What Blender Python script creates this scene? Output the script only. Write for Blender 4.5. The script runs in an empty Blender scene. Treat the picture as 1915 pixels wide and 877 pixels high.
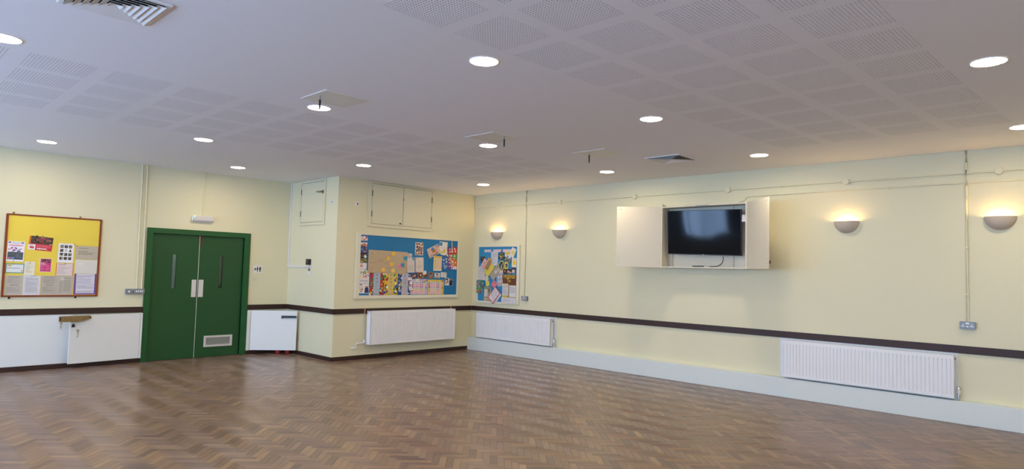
import bpy, bmesh, math, random
from mathutils import Vector, Matrix
SC = bpy.context.scene
COL = SC.collection
R = math.radians
random.seed(7)

# ------------------------------------------------------------------ camera
YAW, PITCH, ROLL, FPX = 0.8082, 0.0578, -0.0268, 1200.7
EYE = Vector((0.0, 0.0, 1.5175))
_f = Vector((math.sin(YAW)*math.cos(PITCH), math.cos(YAW)*math.cos(PITCH), math.sin(PITCH)))
_r0 = Vector((math.cos(YAW), -math.sin(YAW), 0)); _u0 = _r0.cross(_f)
_r = _r0*math.cos(ROLL) - _u0*math.sin(ROLL); _u = _r.cross(_f)
cd = bpy.data.cameras.new('camera'); cam = bpy.data.objects.new('camera', cd); COL.objects.link(cam)
cd.sensor_width = 36.0; cd.lens = FPX/1915*36.0; cd.clip_start = 0.05
M = Matrix((_r, _u, -_f)).transposed().to_4x4(); M.translation = EYE
cam.matrix_world = M
SC.camera = cam

# ------------------------------------------------------------------ world, exposure, light levels
w = bpy.data.worlds.new('sky'); SC.world = w; w.use_nodes = True
bg = w.node_tree.nodes['Background']
bg.inputs[0].default_value = (0.46, 0.69, 1.12, 1); bg.inputs[1].default_value = 13.5   # bright overcast sky
vs = SC.view_settings
vs.view_transform = 'Standard'; vs.look = 'None'; vs.gamma = 1.0; vs.use_curve_mapping = False
vs.exposure = 0.88
DOWNLIGHT = 75.0            # radiance of the downlight diffusers
DOWNCOL = (1.0, 0.82, 0.58)
BULB = 140.0                # radiance of the wall-lamp bulbs
BULBCOL = (1.0, 0.66, 0.30)

# ------------------------------------------------------------------ room dimensions (metres)
D = 10.8196      # wall with the green door (plane y = D)
PF = 9.2521      # front of the boxed-out pier (plane y = PF)
S = 5.5638       # side of the pier (plane x = S)
W = 8.6034       # right wall (plane x = W)
H = 3.0
XL, YB = -2.7, -3.0   # window wall on the far left, rear wall behind the viewer

# ------------------------------------------------------------------ helpers
def lin(h):
    h = h.lstrip('#'); o = []
    for i in (0, 2, 4):
        c = int(h[i:i+2], 16)/255
        o.append(c/12.92 if c <= 0.04045 else ((c+0.055)/1.055)**2.4)
    return tuple(o)

class MB:
    """collects shapes and links them as one mesh object"""
    def __init__(s): s.v = []; s.f = []; s.c = []; s.m = []; s.col = (1, 1, 1); s.mi = 0
    def add(s, vs_, fs, col=None):
        n = len(s.v); s.v += [tuple(p) for p in vs_]
        for f in fs: s.f.append(tuple(i+n for i in f)); s.c.append(col or s.col); s.m.append(s.mi)
    def box(s, x0, x1, y0, y1, z0, z1, col=None):
        if x0 > x1: x0, x1 = x1, x0
        if y0 > y1: y0, y1 = y1, y0
        if z0 > z1: z0, z1 = z1, z0
        s.add([(x0,y0,z0),(x1,y0,z0),(x1,y1,z0),(x0,y1,z0),(x0,y0,z1),(x1,y0,z1),(x1,y1,z1),(x0,y1,z1)],
              [(0,3,2,1),(4,5,6,7),(0,1,5,4),(1,2,6,5),(2,3,7,6),(3,0,4,7)], col)
    def obox(s, p, ax, lx, ay, ly, az, lz, col=None):
        p = Vector(p); ax = Vector(ax)*lx; ay = Vector(ay)*ly; az = Vector(az)*lz
        q = [p, p+ax, p+ax+ay, p+ay]; q += [a+az for a in q]
        s.add(q, [(0,3,2,1),(4,5,6,7),(0,1,5,4),(1,2,6,5),(2,3,7,6),(3,0,4,7)], col)
    def prism(s, pts, y0, y1, col=None):          # outline in x,z, extruded along y
        n = len(pts)
        s.add([(x, y0, z) for x, z in pts]+[(x, y1, z) for x, z in pts],
              [tuple(range(n)), tuple(range(2*n-1, n-1, -1))]+[(i, i+n, (i+1) % n+n, (i+1) % n) for i in range(n)], col)
    def tube(s, path, r, n=8, cap=True, col=None):
        path = [Vector(p) for p in path]; rings = []
        for i, p in enumerate(path):
            t = (path[min(i+1, len(path)-1)]-path[max(i-1, 0)]).normalized()
            a = t.cross(Vector((0, 0, 1)));
            if a.length < 1e-3: a = t.cross(Vector((0, 1, 0)))
            a.normalize(); b = t.cross(a).normalized()
            rr = r[i] if isinstance(r, (list, tuple)) else r
            rings.append([p+a*math.cos(2*math.pi*k/n)*rr+b*math.sin(2*math.pi*k/n)*rr for k in range(n)])
        vs_ = [q for g in rings for q in g]; fs = []
        for i in range(len(path)-1):
            for k in range(n):
                k2 = (k+1) % n; fs.append((i*n+k, i*n+k2, (i+1)*n+k2, (i+1)*n+k))
        if cap: fs += [tuple(range(n-1, -1, -1)), tuple(range((len(path)-1)*n, len(path)*n))]
        s.add(vs_, fs, col)
    def disc(s, c, r, axis='y', n=24, col=None):
        x, y, z = c; P = []
        for k in range(n):
            a = 2*math.pi*k/n; u, v = r*math.cos(a), r*math.sin(a)
            P.append((x+u, y, z+v) if axis == 'y' else (x+u, y+v, z))
        s.add(P, [tuple(range(n))], col)
    def sphere(s, c, r, nu=16, nv=10, col=None):
        rx, ry, rz = r if isinstance(r, (list, tuple)) else (r, r, r)
        P = []; F = []
        for j in range(nv+1):
            t = math.pi*j/nv
            for i in range(nu):
                a = 2*math.pi*i/nu
                P.append((c[0]+rx*math.sin(t)*math.cos(a), c[1]+ry*math.sin(t)*math.sin(a), c[2]+rz*math.cos(t)))
        for j in range(nv):
            for i in range(nu): F.append((j*nu+i, (j+1)*nu+i, (j+1)*nu+(i+1) % nu, j*nu+(i+1) % nu))
        s.add(P, F, col)
    def mesh(s, name, mats, bevel=0, smooth=False, colors=False):
        me = bpy.data.meshes.new(name); me.from_pydata(s.v, [], s.f)
        if colors:
            at = me.color_attributes.new('Col', 'FLOAT_COLOR', 'CORNER'); k = 0
            for pi, p in enumerate(me.polygons):
                for _ in p.loop_indices: at.data[k].color = (*s.c[pi], 1); k += 1
        if not isinstance(mats, (list, tuple)): mats = [mats]
        for m in mats: me.materials.append(m)
        for p, mi in zip(me.polygons, s.m): p.material_index = mi
        bm = bmesh.new(); bm.from_mesh(me)
        if not colors: bmesh.ops.recalc_face_normals(bm, faces=bm.faces)
        if bevel:
            es = [e for e in bm.edges if len(e.link_faces) == 2 and e.calc_face_angle(0) > 0.5]
            bmesh.ops.bevel(bm, geom=es, offset=bevel, segments=2, affect='EDGES', clamp_overlap=True)
        bm.to_mesh(me); bm.free()
        if smooth:
            for p in me.polygons: p.use_smooth = True
            try: me.set_sharp_from_angle(angle=R(40))
            except Exception: pass
        return me
    def build(s, name, mats, parent=None, loc=(0, 0, 0), rz=0, **k):
        o = bpy.data.objects.new(name, s.mesh(name, mats, **k)); COL.objects.link(o)
        o.location = loc; o.rotation_euler = (0, 0, rz)
        if parent: o.parent = parent
        return o

def tag(o, label, cat, group=None):
    o['label'] = label; o['category'] = cat
    if group: o['group'] = group
    return o
def struct(o): o['kind'] = 'structure'; return o
def thing(name, label, cat, loc=(0, 0, 0), rz=0, group=None):
    o = bpy.data.objects.new(name, None); COL.objects.link(o); o.empty_display_size = .1
    o.location = loc; o.rotation_euler = (0, 0, rz)
    return tag(o, label, cat, group)
def at(wall, u, v, d=0.0):
    """a point on a wall: u to the viewer's right, v up, d out of the wall -> location, rotation"""
    return {'L': ((u, D-d, v), 0.0), 'P': ((u, PF-d, v), 0.0),
            'R': ((W-d, -u, v), -math.pi/2), 'S': ((S-d, -u, v), -math.pi/2)}[wall]
def grid_holes(us, vs_, holes, f, t, back=True):
    """flat slab with rectangular holes; f(u, v, depth) -> point; t thickness"""
    mb = MB(); idx = {}
    us = sorted(set(round(a, 5) for a in us)); vs_ = sorted(set(round(a, 5) for a in vs_))
    def vid(i, j, k):
        if (i, j, k) not in idx: idx[(i, j, k)] = len(mb.v); mb.v.append(tuple(f(us[i], vs_[j], t*k)))
        return idx[(i, j, k)]
    def hole(i, j):
        if not (0 <= i < len(us)-1 and 0 <= j < len(vs_)-1): return True
        a, b = (us[i]+us[i+1])/2, (vs_[j]+vs_[j+1])/2
        return any(h[0] < a < h[1] and h[2] < b < h[3] for h in holes)
    F = []
    for i in range(len(us)-1):
        for j in range(len(vs_)-1):
            if hole(i, j): continue
            F.append((vid(i,j,0), vid(i+1,j,0), vid(i+1,j+1,0), vid(i,j+1,0)))
            if back: F.append((vid(i,j,1), vid(i,j+1,1), vid(i+1,j+1,1), vid(i+1,j,1)))
            for di, dj, e in ((-1,0,((i,j),(i,j+1))), (1,0,((i+1,j+1),(i+1,j))), (0,-1,((i+1,j),(i,j))), (0,1,((i,j+1),(i+1,j+1)))):
                if hole(i+di, j+dj):
                    (a, b), (c, d) = e; F.append((vid(a,b,0), vid(c,d,0), vid(c,d,1), vid(a,b,1)))
    mb.f = F; mb.c = [(1,1,1)]*len(F); mb.m = [0]*len(F)
    return mb

# ------------------------------------------------------------------ materials
def mat(name, col, rough=.5, metal=0, bump=0, bscale=60, var=0, vscale=3, spec=.5, **kw):
    m = bpy.data.materials.new(name); m.use_nodes = True
    nt = m.node_tree; b = nt.nodes['Principled BSDF']
    col = lin(col) if isinstance(col, str) else col
    b.inputs['Base Color'].default_value = (*col, 1); b.inputs['Roughness'].default_value = rough
    b.inputs['Metallic'].default_value = metal; b.inputs['Specular IOR Level'].default_value = spec
    for k, v in kw.items(): b.inputs[k.replace('_', ' ')].default_value = v
    if bump or var:
        tc = nt.nodes.new('ShaderNodeTexCoord')
    if bump:
        n = nt.nodes.new('ShaderNodeTexNoise'); n.inputs['Scale'].default_value = bscale; n.inputs['Detail'].default_value = 4
        bp = nt.nodes.new('ShaderNodeBump'); bp.inputs['Strength'].default_value = bump; bp.inputs['Distance'].default_value = .004
        nt.links.new(tc.outputs['Object'], n.inputs['Vector']); nt.links.new(n.outputs['Fac'], bp.inputs['Height'])
        nt.links.new(bp.outputs['Normal'], b.inputs['Normal'])
    if var:
        n = nt.nodes.new('ShaderNodeTexNoise'); n.inputs['Scale'].default_value = vscale; n.inputs['Detail'].default_value = 5
        rp = nt.nodes.new('ShaderNodeValToRGB')
        rp.color_ramp.elements[0].position = .3; rp.color_ramp.elements[1].position = .7
        rp.color_ramp.elements[0].color = (*[c*(1-var) for c in col], 1); rp.color_ramp.elements[1].color = (*[min(1, c*(1+var)) for c in col], 1)
        nt.links.new(tc.outputs['Object'], n.inputs['Vector']); nt.links.new(n.outputs['Fac'], rp.inputs['Fac'])
        nt.links.new(rp.outputs['Color'], b.inputs['Base Color'])
    return m
def emit(name, col, s):
    m = bpy.data.materials.new(name); m.use_nodes = True; nt = m.node_tree
    b = nt.nodes['Principled BSDF']; b.inputs['Base Color'].default_value = (.8, .8, .8, 1)
    b.inputs['Emission Color'].default_value = (*col, 1); b.inputs['Emission Strength'].default_value = s
    return m
def woodmat(name, c1, c2, scale=(1, 18, 18), rough=.35):
    m = bpy.data.materials.new(name); m.use_nodes = True; nt = m.node_tree; b = nt.nodes['Principled BSDF']
    tc = nt.nodes.new('ShaderNodeTexCoord'); mp = nt.nodes.new('ShaderNodeMapping'); mp.inputs['Scale'].default_value = scale
    n = nt.nodes.new('ShaderNodeTexNoise'); n.inputs['Scale'].default_value = 3; n.inputs['Detail'].default_value = 6
    rp = nt.nodes.new('ShaderNodeValToRGB'); rp.color_ramp.elements[0].position = .35; rp.color_ramp.elements[1].position = .68
    rp.color_ramp.elements[0].color = (*lin(c1), 1); rp.color_ramp.elements[1].color = (*lin(c2), 1)
    L = nt.links.new
    L(tc.outputs['Object'], mp.inputs['Vector']); L(mp.outputs['Vector'], n.inputs['Vector']); L(n.outputs['Fac'], rp.inputs['Fac'])
    L(rp.outputs['Color'], b.inputs['Base Color']); b.inputs['Roughness'].default_value = rough
    return m
def printmat(name, rough, coat=0):
    m = bpy.data.materials.new(name); m.use_nodes = True; nt = m.node_tree; b = nt.nodes['Principled BSDF']
    a = nt.nodes.new('ShaderNodeAttribute'); a.attribute_name = 'Col'
    nt.links.new(a.outputs['Color'], b.inputs['Base Color']); b.inputs['Roughness'].default_value = rough
    b.inputs['Coat Weight'].default_value = coat; b.inputs['Coat Roughness'].default_value = .12
    return m
PAINT = mat('cream green wall paint', (.75, .708, .49), .55, bump=.12, bscale=45, var=.012, vscale=1.5)
PAINTW = mat('white gloss paint', (.76, .78, .76), .35, bump=.05, bscale=30)
PLINTHP = mat('pale grey green plinth paint', (.70, .75, .72), .45, bump=.08, bscale=30)
CEIL = mat('white ceiling paint', (.83, .83, .86), .8, bump=.06, bscale=40)
CREAM = mat('cream gloss joinery paint', (.73, .69, .50), .4, bump=.04)
TRIMW = mat('ivory board frame paint', (.77, .735, .58), .4)
DADO = woodmat('dark brown stained dado wood', '#2a1611', '#3b2119', (14, 14, 60), .5)
GREEN = mat('green gloss door paint', (.009, .072, .020), .35, bump=.05, bscale=25)
GREENF = mat('green gloss frame paint', (.008, .088, .022), .3, bump=.04)
RADW = mat('white enamel', (.83, .83, .84), .3)
RADSHADE = mat('shaded groove enamel', (.78, .78, .79), .35)  # white enamel darkened to paint shade into the pressed grooves
PLAST = mat('white plastic', (.80, .80, .79), .35)
PLASTC = mat('cream plastic', (.72, .66, .55), .4)
CONDP = mat('painted conduit', (.75, .71, .50), .45)
TRUNKW = mat('white plastic trunking', (.78, .78, .80), .35)
GREY = mat('grey metalclad enamel', (.24, .27, .31), .4, metal=.2)
BLACK = mat('black plastic', (.012, .012, .013), .35)
DARK = mat('painted gap shade', (.012, .012, .012), .9)  # near-black sheets stand in for shade in gaps and behind louvres
CHROME = mat('chrome', (.7, .7, .7), .18, metal=1)
STEEL = mat('brushed aluminium', (.66, .66, .66), .38, metal=.8)
ALU = mat('silver anodised plate', (.72, .70, .69), .35, metal=.35)
BRASS = mat('tarnished brass', (.36, .27, .14), .35, metal=.85, var=.15, vscale=20)
COPPER = mat('copper', (.72, .38, .22), .35, metal=.8)
RUST = mat('brown rusty bolt', (.10, .028, .014), .6)
RED = mat('red plastic', (.45, .02, .03), .35)
NEON = mat('dark red switch rocker', (.12, .01, .008), .4)
HINGE = mat('dull hinge metal', (.20, .17, .13), .45, metal=.6)
WOODF = woodmat('reddish brown frame wood', '#7a2f16', '#96441f', (20, 20, 20), .35)
YBOARD = mat('yellow backing paper', '#ead14e', .7, bump=.25, bscale=6, var=.03, vscale=2)
BBOARD = mat('blue backing paper', '#1573a8', .6, bump=.35, bscale=7, var=.06, vscale=2.5)
BBOARD2 = mat('light blue backing paper', '#2787b8', .6, bump=.3, bscale=7, var=.06, vscale=2.5)
PAPER = printmat('printed paper', .6)
LAMI = printmat('laminated print', .35, .6)
LAMPW = mat('matt plaster lamp bowl', (.56, .48, .395), .7)
SCREEN = mat('dark glossy screen', (.004, .005, .008), .07, spec=.17)
TAPE = mat('yellowed tape', (.55, .42, .16), .6)
MDF = mat('white melamine board', (.72, .66, .52), .45)
TVGREY = mat('grey metal mount', (.28, .29, .31), .4, metal=.5)
TUBE = mat('pale ribbed diffuser', (.80, .77, .76), .35, Transmission_Weight=.15)
LEDG = emit('green led', (.2, 1, .55), 4)
DOWN = emit('lit downlight diffuser', DOWNCOL, DOWNLIGHT)
BULBM = emit('lit lamp bulb', BULBCOL, BULB)
def glassmat(name, tint, mix):
    m = bpy.data.materials.new(name); m.use_nodes = True; nt = m.node_tree; nt.nodes.remove(nt.nodes['Principled BSDF'])
    t = nt.nodes.new('ShaderNodeBsdfTransparent'); t.inputs[0].default_value = (*tint, 1)
    g = nt.nodes.new('ShaderNodeBsdfGlossy'); g.inputs['Roughness'].default_value = .05
    x = nt.nodes.new('ShaderNodeMixShader'); x.inputs[0].default_value = mix
    L = nt.links.new; L(t.outputs[0], x.inputs[1]); L(g.outputs[0], x.inputs[2]); L(x.outputs[0], nt.nodes['Material Output'].inputs[0])
    return m
GLASS = glassmat('window glass', (.96, .98, .98), .06)
VGLASS = glassmat('vision panel glass', (.80, .88, .90), .08)

# ------------------------------------------------------------------ parquet material
def parquet_mat():
    m = bpy.data.materials.new('oiled parquet wood'); m.use_nodes = True; nt = m.node_tree; b = nt.nodes['Principled BSDF']; L = nt.links.new
    a = nt.nodes.new('ShaderNodeAttribute'); a.attribute_name = 'Col'
    uv = nt.nodes.new('ShaderNodeUVMap'); uv.uv_map = 'grain'
    mp = nt.nodes.new('ShaderNodeMapping'); mp.inputs['Scale'].default_value = (7, 150, 1)
    n = nt.nodes.new('ShaderNodeTexNoise'); n.inputs['Scale'].default_value = 1; n.inputs['Detail'].default_value = 5; n.inputs['Roughness'].default_value = .6
    rp = nt.nodes.new('ShaderNodeValToRGB'); rp.color_ramp.elements[0].position = .3; rp.color_ramp.elements[1].position = .72
    rp.color_ramp.elements[0].color = (.74, .72, .70, 1); rp.color_ramp.elements[1].color = (1.22, 1.2, 1.18, 1)
    mx = nt.nodes.new('ShaderNodeMix'); mx.data_type = 'RGBA'; mx.blend_type = 'MULTIPLY'; mx.inputs[0].default_value = 1
    L(uv.outputs[0], mp.inputs['Vector']); L(mp.outputs['Vector'], n.inputs['Vector']); L(n.outputs['Fac'], rp.inputs['Fac'])
    L(a.outputs['Color'], mx.inputs['A']); L(rp.outputs['Color'], mx.inputs['B']); L(mx.outputs['Result'], b.inputs['Base Color'])
    tc = nt.nodes.new('ShaderNodeNewGeometry'); n2 = nt.nodes.new('ShaderNodeTexNoise'); n2.inputs['Scale'].default_value = .7; n2.inputs['Detail'].default_value = 3
    mr = nt.nodes.new('ShaderNodeMapRange'); mr.inputs[3].default_value = .42; mr.inputs[4].default_value = .52
    L(tc.outputs['Position'], n2.inputs['Vector']); L(n2.outputs['Fac'], mr.inputs[0]); L(mr.outputs[0], b.inputs['Roughness'])
    b.inputs['Coat Weight'].default_value = .55; b.inputs['Coat Roughness'].default_value = .2; b.inputs['Anisotropic'].default_value = .96; b.inputs['Anisotropic Rotation'].default_value = .25; b.inputs['Specular IOR Level'].default_value = .5
    tg = nt.nodes.new('ShaderNodeTangent'); tg.direction_type = 'UV_MAP'; tg.uv_map = 'grain'; L(tg.outputs[0], b.inputs['Tangent'])
    bp = nt.nodes.new('ShaderNodeBump'); bp.inputs['Strength'].default_value = .12; bp.inputs['Distance'].default_value = .001
    L(n.outputs['Fac'], bp.inputs['Height']); L(bp.outputs['Normal'], b.inputs['Normal'])
    return m
PARQ = parquet_mat()

# ================================================================== STRUCTURE
fl = MB(); fl.box(XL, W+.15, YB, D+1.5, -.06, -.010)
FLOOR = struct(fl.build('floor', mat('dark bitumen under the parquet', (.03, .022, .016), .8)))

# parquet blocks, herringbone, 230 x 57.5 mm
BL, BW, GAP = .230, .0575, .0008
TONES = ['#795e4b', '#7e634e', '#725844', '#846752', '#6e5445', '#7b604e', '#886c54', '#755a4c', '#806554', '#705748', '#8d7156', '#664d41']
def block_geo(hx, hy):
    b = .0009; z0 = -.0095
    v = [(-hx,-hy,z0),(hx,-hy,z0),(hx,hy,z0),(-hx,hy,z0),(-hx,-hy,-b),(hx,-hy,-b),(hx,hy,-b),(-hx,hy,-b),
         (-hx+b,-hy+b,0),(hx-b,-hy+b,0),(hx-b,hy-b,0),(-hx+b,hy-b,0)]
    f = [(8,9,10,11),(4,5,9,8),(5,6,10,9),(6,7,11,10),(7,4,8,11),(0,1,5,4),(1,2,6,5),(2,3,7,6),(3,0,4,7)]
    return v, f
BV, BF = block_geo(BL/2-GAP/2, BW/2-GAP/2)
def floor_blocks():
    """centres and directions of the blocks: grid axes at 45 degrees to the walls"""
    e1 = Vector((1, -1, 0))/math.sqrt(2); e2 = Vector((1, 1, 0))/math.sqrt(2)
    # zigzag bands run along y: grid (a, b) with a along -e1, b along e2 -> (1,1) step runs along +y
    A = -e1; Bx = e2; o = Vector((2.02, 0, 0)); out = []
    n = 190
    for i in range(-n, n*2):
        for k in range(-40, 60):
            a = i+8*k                         # block lying along A in row i
            c = o+A*((a+2)*BW)+Bx*((i+.5)*BW)
            out.append((c, 0))
            a2 = i+7+8*k                      # block lying along B in column a2
            c2 = o+A*((a2+.5)*BW)+Bx*((i+2)*BW)
            out.append((c2, 1))
    res = []
    for c, d in out:
        if XL-.1 < c.x < W+.04 and YB-.1 < c.y < D+.1 and not (c.x > S+.09 and c.y > PF+.09): res.append((c, d))   # edge blocks run on under the walls
    return res, math.atan2(A.y, A.x), math.atan2(Bx.y, Bx.x)
def project(p):
    q = Vector(p)-EYE; z = q.dot(_f)
    return (957.5+FPX*q.dot(_r)/z, 438.5-FPX*q.dot(_u)/z, z) if z > .1 else (-1, -1, -1)
blocks, RA, RB = floor_blocks()
rnd = random.Random(3)
scored = []
for c, d in blocks:
    x, y, z = project(c)
    vis = 5 < x < 1910 and 640 < y < 873
    scored.append((0 if vis else 1, z if z > 0 else 99, c, d))
scored.sort(key=lambda t: (t[0], t[1]))
def block_mesh(name, items):
    me = bpy.data.meshes.new(name); V = []; F = []; C = []; UV = []
    for (ox, oy, oz), rz, tone, su, sl in items:
        n = len(V); cs, sn = math.cos(rz), math.sin(rz); u0 = rnd.random()*40; v0 = rnd.random()*40
        for x, y, z in BV: V.append((ox+x*sl*cs-y*sn, oy+x*sl*sn+y*cs, oz+z))
        for f in BF:
            F.append(tuple(i+n for i in f))
            for i in f: C.append(tone); UV.append((u0+BV[i][0], v0+BV[i][1]))
    me.from_pydata(V, [], F)
    ca = me.color_attributes.new('Col', 'FLOAT_COLOR', 'CORNER')
    ul = me.uv_layers.new(name='grain')
    ca.data.foreach_set('color', [q for t in C for q in (*t, 1)]); ul.data.foreach_set('uv', [q for t in UV for q in t])
    me.materials.append(PARQ); return me
LT = [lin(t) for t in TONES]
def tone():
    t = rnd.choice(LT) if rnd.random() < .75 else LT[0]; k = rnd.uniform(.92, 1.06)
    return tuple(q*k for q in t)
variants = [block_mesh('parquet_block', [((0, 0, 0), 0, LT[i], 0, 1)]) for i in range(12)]
single = 0; rest = []
for vis, z, c, d in scored:
    rz = RA if d == 0 else RB
    zz = rnd.uniform(-.0004, .0)
    if not vis and single < 300:
        o = bpy.data.objects.new('parquet_block', variants[rnd.randrange(12)]); COL.objects.link(o)
        o.parent = FLOOR; o.location = (c.x, c.y, zz); o.rotation_euler = (0, 0, rz+(math.pi if rnd.random() < .5 else 0)); single += 1
    else: rest.append(((c.x, c.y, zz), rz, tone(), 0, 1.0))
o = bpy.data.objects.new('parquet_blocks', block_mesh('parquet_blocks', rest)); COL.objects.link(o); o.parent = FLOOR; o['kind'] = 'stuff'

# walls
DOOR = (3.325, 4.745, -.01, 1.965)
CUP1 = (2.36, 3.195, .075, .735); CUP2 = (4.93, 5.53, .075, .735)
hs = [DOOR, CUP1, CUP2]
us = [XL, S+.05] + [h[i] for h in hs for i in (0, 1)]; vs2 = [0, H] + [max(0, h[i]) for h in hs for i in (2, 3)]
struct(grid_holes(us, vs2, hs, lambda u, v, t: (u, D+t, v), .15).build('wall_left', PAINT))
b = MB(); b.box(W, W+.15, YB-.15, D+.15, 0, H); struct(b.build('wall_right', PAINT))
b = MB(); b.box(S, W, PF, D+.15, 0, H); struct(b.build('wall_pier', PAINT))
b = MB(); b.box(XL-.15, W, YB-.15, YB, 0, H); struct(b.build('wall_rear', PAINT))
WIN = [(y0, y0+1.75, .95, 2.55) for y0 in (-2.2, .3, 2.8, 5.4)]+[(8.0, 10.6, .80, 2.55)]
us = [YB, D+.15]+[q for h in WIN for q in h[:2]]
struct(grid_holes(us, [0, .80, .95, 2.55, H], WIN, lambda u, v, t: (XL-t, u, v), .15).build('wall_window_side', PAINT))
for k, (y0, y1, z0, z1) in enumerate(WIN):
    root = struct(bpy.data.objects.new('window_%d' % (k+1), None)); COL.objects.link(root); root.location = (XL-.08, (y0+y1)/2, z0)
    hw, hh = (y1-y0)/2, z1-z0
    m = MB()
    for y in (-hw, -hw*.5, -.025, hw*.5, hw-.05): m.box(-.03, .03, y, y+.05, 0, hh)
    for z in (0, hh*.62, hh-.05): m.box(-.028, .028, -hw, hw, z, z+.05)
    m.build('window_frame', PAINTW, root)
    m = MB(); m.box(-.004, .004, -hw+.05, hw-.05, .05, hh-.05); m.build('pane', GLASS, root)
    m = MB(); m.box(.0, .20, -hw-.05, hw+.05, -.03, 0); m.build('window_sill', PAINTW, root)
    L = bpy.data.lights.new('window_portal', 'AREA'); L.shape = 'RECTANGLE'; L.size = hw*2; L.size_y = hh; L.cycles.is_portal = True
    lo = bpy.data.objects.new('window_portal', L); COL.objects.link(lo); lo.parent = root; lo.location = (-.09, 0, hh/2); lo.rotation_euler = (0, -math.pi/2, 0)
# long curtains drawn half back at the far windows
CURT = mat('blue grey curtain cloth', (.30, .34, .42), .8)
def curtain(y0, y1, label):
    m = MB(); V = []; F = []; n = 60; xc = XL+.09
    for i in range(n+1):
        f = i/n; y = y0+(y1-y0)*f; x = xc+.035*math.sin(f*math.pi*2*7)+.01*math.sin(f*29)
        for z in (.86, 2.66): V += [(x, y, z), (x+.004, y, z)]
    for i in range(n):
        a, b_ = 4*i, 4*i+4
        F += [(a, b_, b_+2, a+2), (a+1, a+3, b_+3, b_+1), (a, a+1, b_+1, b_), (a+2, b_+2, b_+3, a+3)]
    m.add(V, F); tag(m.build('curtain', CURT, None, smooth=True), label, 'curtain', 'curtains at the windows out of view')
for k, (y0, y1, z0, z1) in enumerate(WIN):
    for a, b_, sd in ((y0-.12, y0+(.85 if k == 4 else .30), 'near'), (y1-(.40 if k == 4 else .30), y1+.12, 'far')): curtain(a, b_, 'blue grey curtain out of view at the %s side of the %s side window' % (sd, ('rearmost', 'second', 'middle', 'fourth', 'farthest')[k]))
# corridor behind the green doors
m = MB(); y0, y1 = D+.15, D+1.35
m.box(3.2, 5.5, y1, y1+.05, 0, 2.6); m.box(3.2, 3.25, y0, y1, 0, 2.6); m.box(5.45, 5.5, y0, y1, 0, 2.6); m.box(3.2, 5.5, y0, y1, 2.6, 2.65)
struct(m.build('wall_corridor', mat('blue grey corridor paint', (.42, .50, .54), .6)))
m = MB(); m.box(4.58, 5.40, D+1.30, D+1.349, 0, 2.1)
m.box(4.80, 4.86, D+1.285, D+1.30, .3, 2.0); m.box(4.92, 4.98, D+1.285, D+1.30, .3, 2.0)
struct(m.build('door_2', woodmat('brown corridor door wood', '#4a3324', '#6b4d38', (20, 20, 2))))
L = bpy.data.lights.new('added_corridor_light', 'POINT'); L.energy = 7; L.color = (1, .93, .85); L.shadow_soft_size = .1  # unseen light added to brighten what shows through the vision panels
lo = bpy.data.objects.new('added_corridor_light', L); COL.objects.link(lo); lo.location = (3.9, D+.8, 2.45)

# ------------------------------------------------------------------ ceiling with perforated squares
PW = .436
def warp(x, y):                     # the plasterboard rows drift a little across the right-hand field
    if .8 < y < 3.2 and x > 2.4: return y-.0093*(x-2.4)**2
    return y
def slope(x): return -.0186*(x-2.4) if x > 2.4 else 0.0
RX = [2.033+.539*k for k in range(10)]; RY = [3.012-PW-.548*k for k in range(4)]
LX = [.863+.5445*k for k in range(-2, 12)]; LY = [5.674+.5425*k for k in range(4)]
holes = [(x, x+PW, y, y+PW) for x in RX for y in RY]+[(x, x+PW, y, y+PW) for x in LX for y in LY]
us = [XL-.1, W+.1]+[q for h in holes for q in h[:2]]; vs2 = [YB-.1, D+.15]+[q for h in holes for q in h[2:]]
cm = grid_holes(us, vs2, holes, lambda u, v, t: (u, warp(u, v), H+t), .03)
cm.box(XL-.15, W+.15, YB-.15, D+.15, H+.03, H+.08)
CEILING = struct(cm.build('ceiling', CEIL))
def perforated(x0, y0, wy):
    """one square of plasterboard with 20 x 20 real holes, felt grey on their walls and backs as painted shade; corners follow the drift"""
    N = 20; r = .0038; p = PW/N; V = []; F = []; MI = []
    g = {}
    def P(x, y, z):
        Y = y0+y; Y = warp(x0+x, Y) if wy else Y
        return (x-PW/2, Y-yc, z)
    yc = (warp(x0+PW/2, y0+PW/2) if wy else y0+PW/2)
    for i in range(N+1):
        for j in range(N+1): g[i, j] = len(V); V.append(P(i*p, j*p, 0))
    for i in range(N):
        for j in range(N):
            cx, cy = (i+.5)*p, (j+.5)*p; n = len(V)
            for z in (0, .008):
                for k in range(8):
                    a = math.pi/4*k+math.pi/8; V.append(P(cx+r*math.cos(a), cy+r*math.sin(a), z))
            c = [g[i+1, j], g[i+1, j+1], g[i, j+1], g[i, j]]      # cells: right, top, left, bottom sides
            rg = [n+k for k in range(8)]
            F += [(c[0], c[1], rg[0], rg[7]), (c[1], c[2], rg[2], rg[1]), (c[2], c[3], rg[4], rg[3]), (c[3], c[0], rg[6], rg[5]),
                  (c[1], rg[1], rg[0]), (c[2], rg[3], rg[2]), (c[3], rg[5], rg[4]), (c[0], rg[7], rg[6])]
            MI += [0]*8
            for k in range(8): F.append((rg[k], rg[(k+1) % 8], rg[(k+1) % 8]+8, rg[k]+8)); MI.append(1)
            F.append(tuple(n+8+k for k in range(8))); MI.append(1)
    me = bpy.data.meshes.new('perforated_panel'); me.from_pydata(V, [], F)
    me.materials.append(CEIL); me.materials.append(FELT_SHADE)
    me.polygons.foreach_set('material_index', MI)
    return me, yc
FELT_SHADE = mat('grey felt and hole shade', (.22, .22, .22), .9)  # felt backing; grey also puts shade into the hole walls
LM = None
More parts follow.
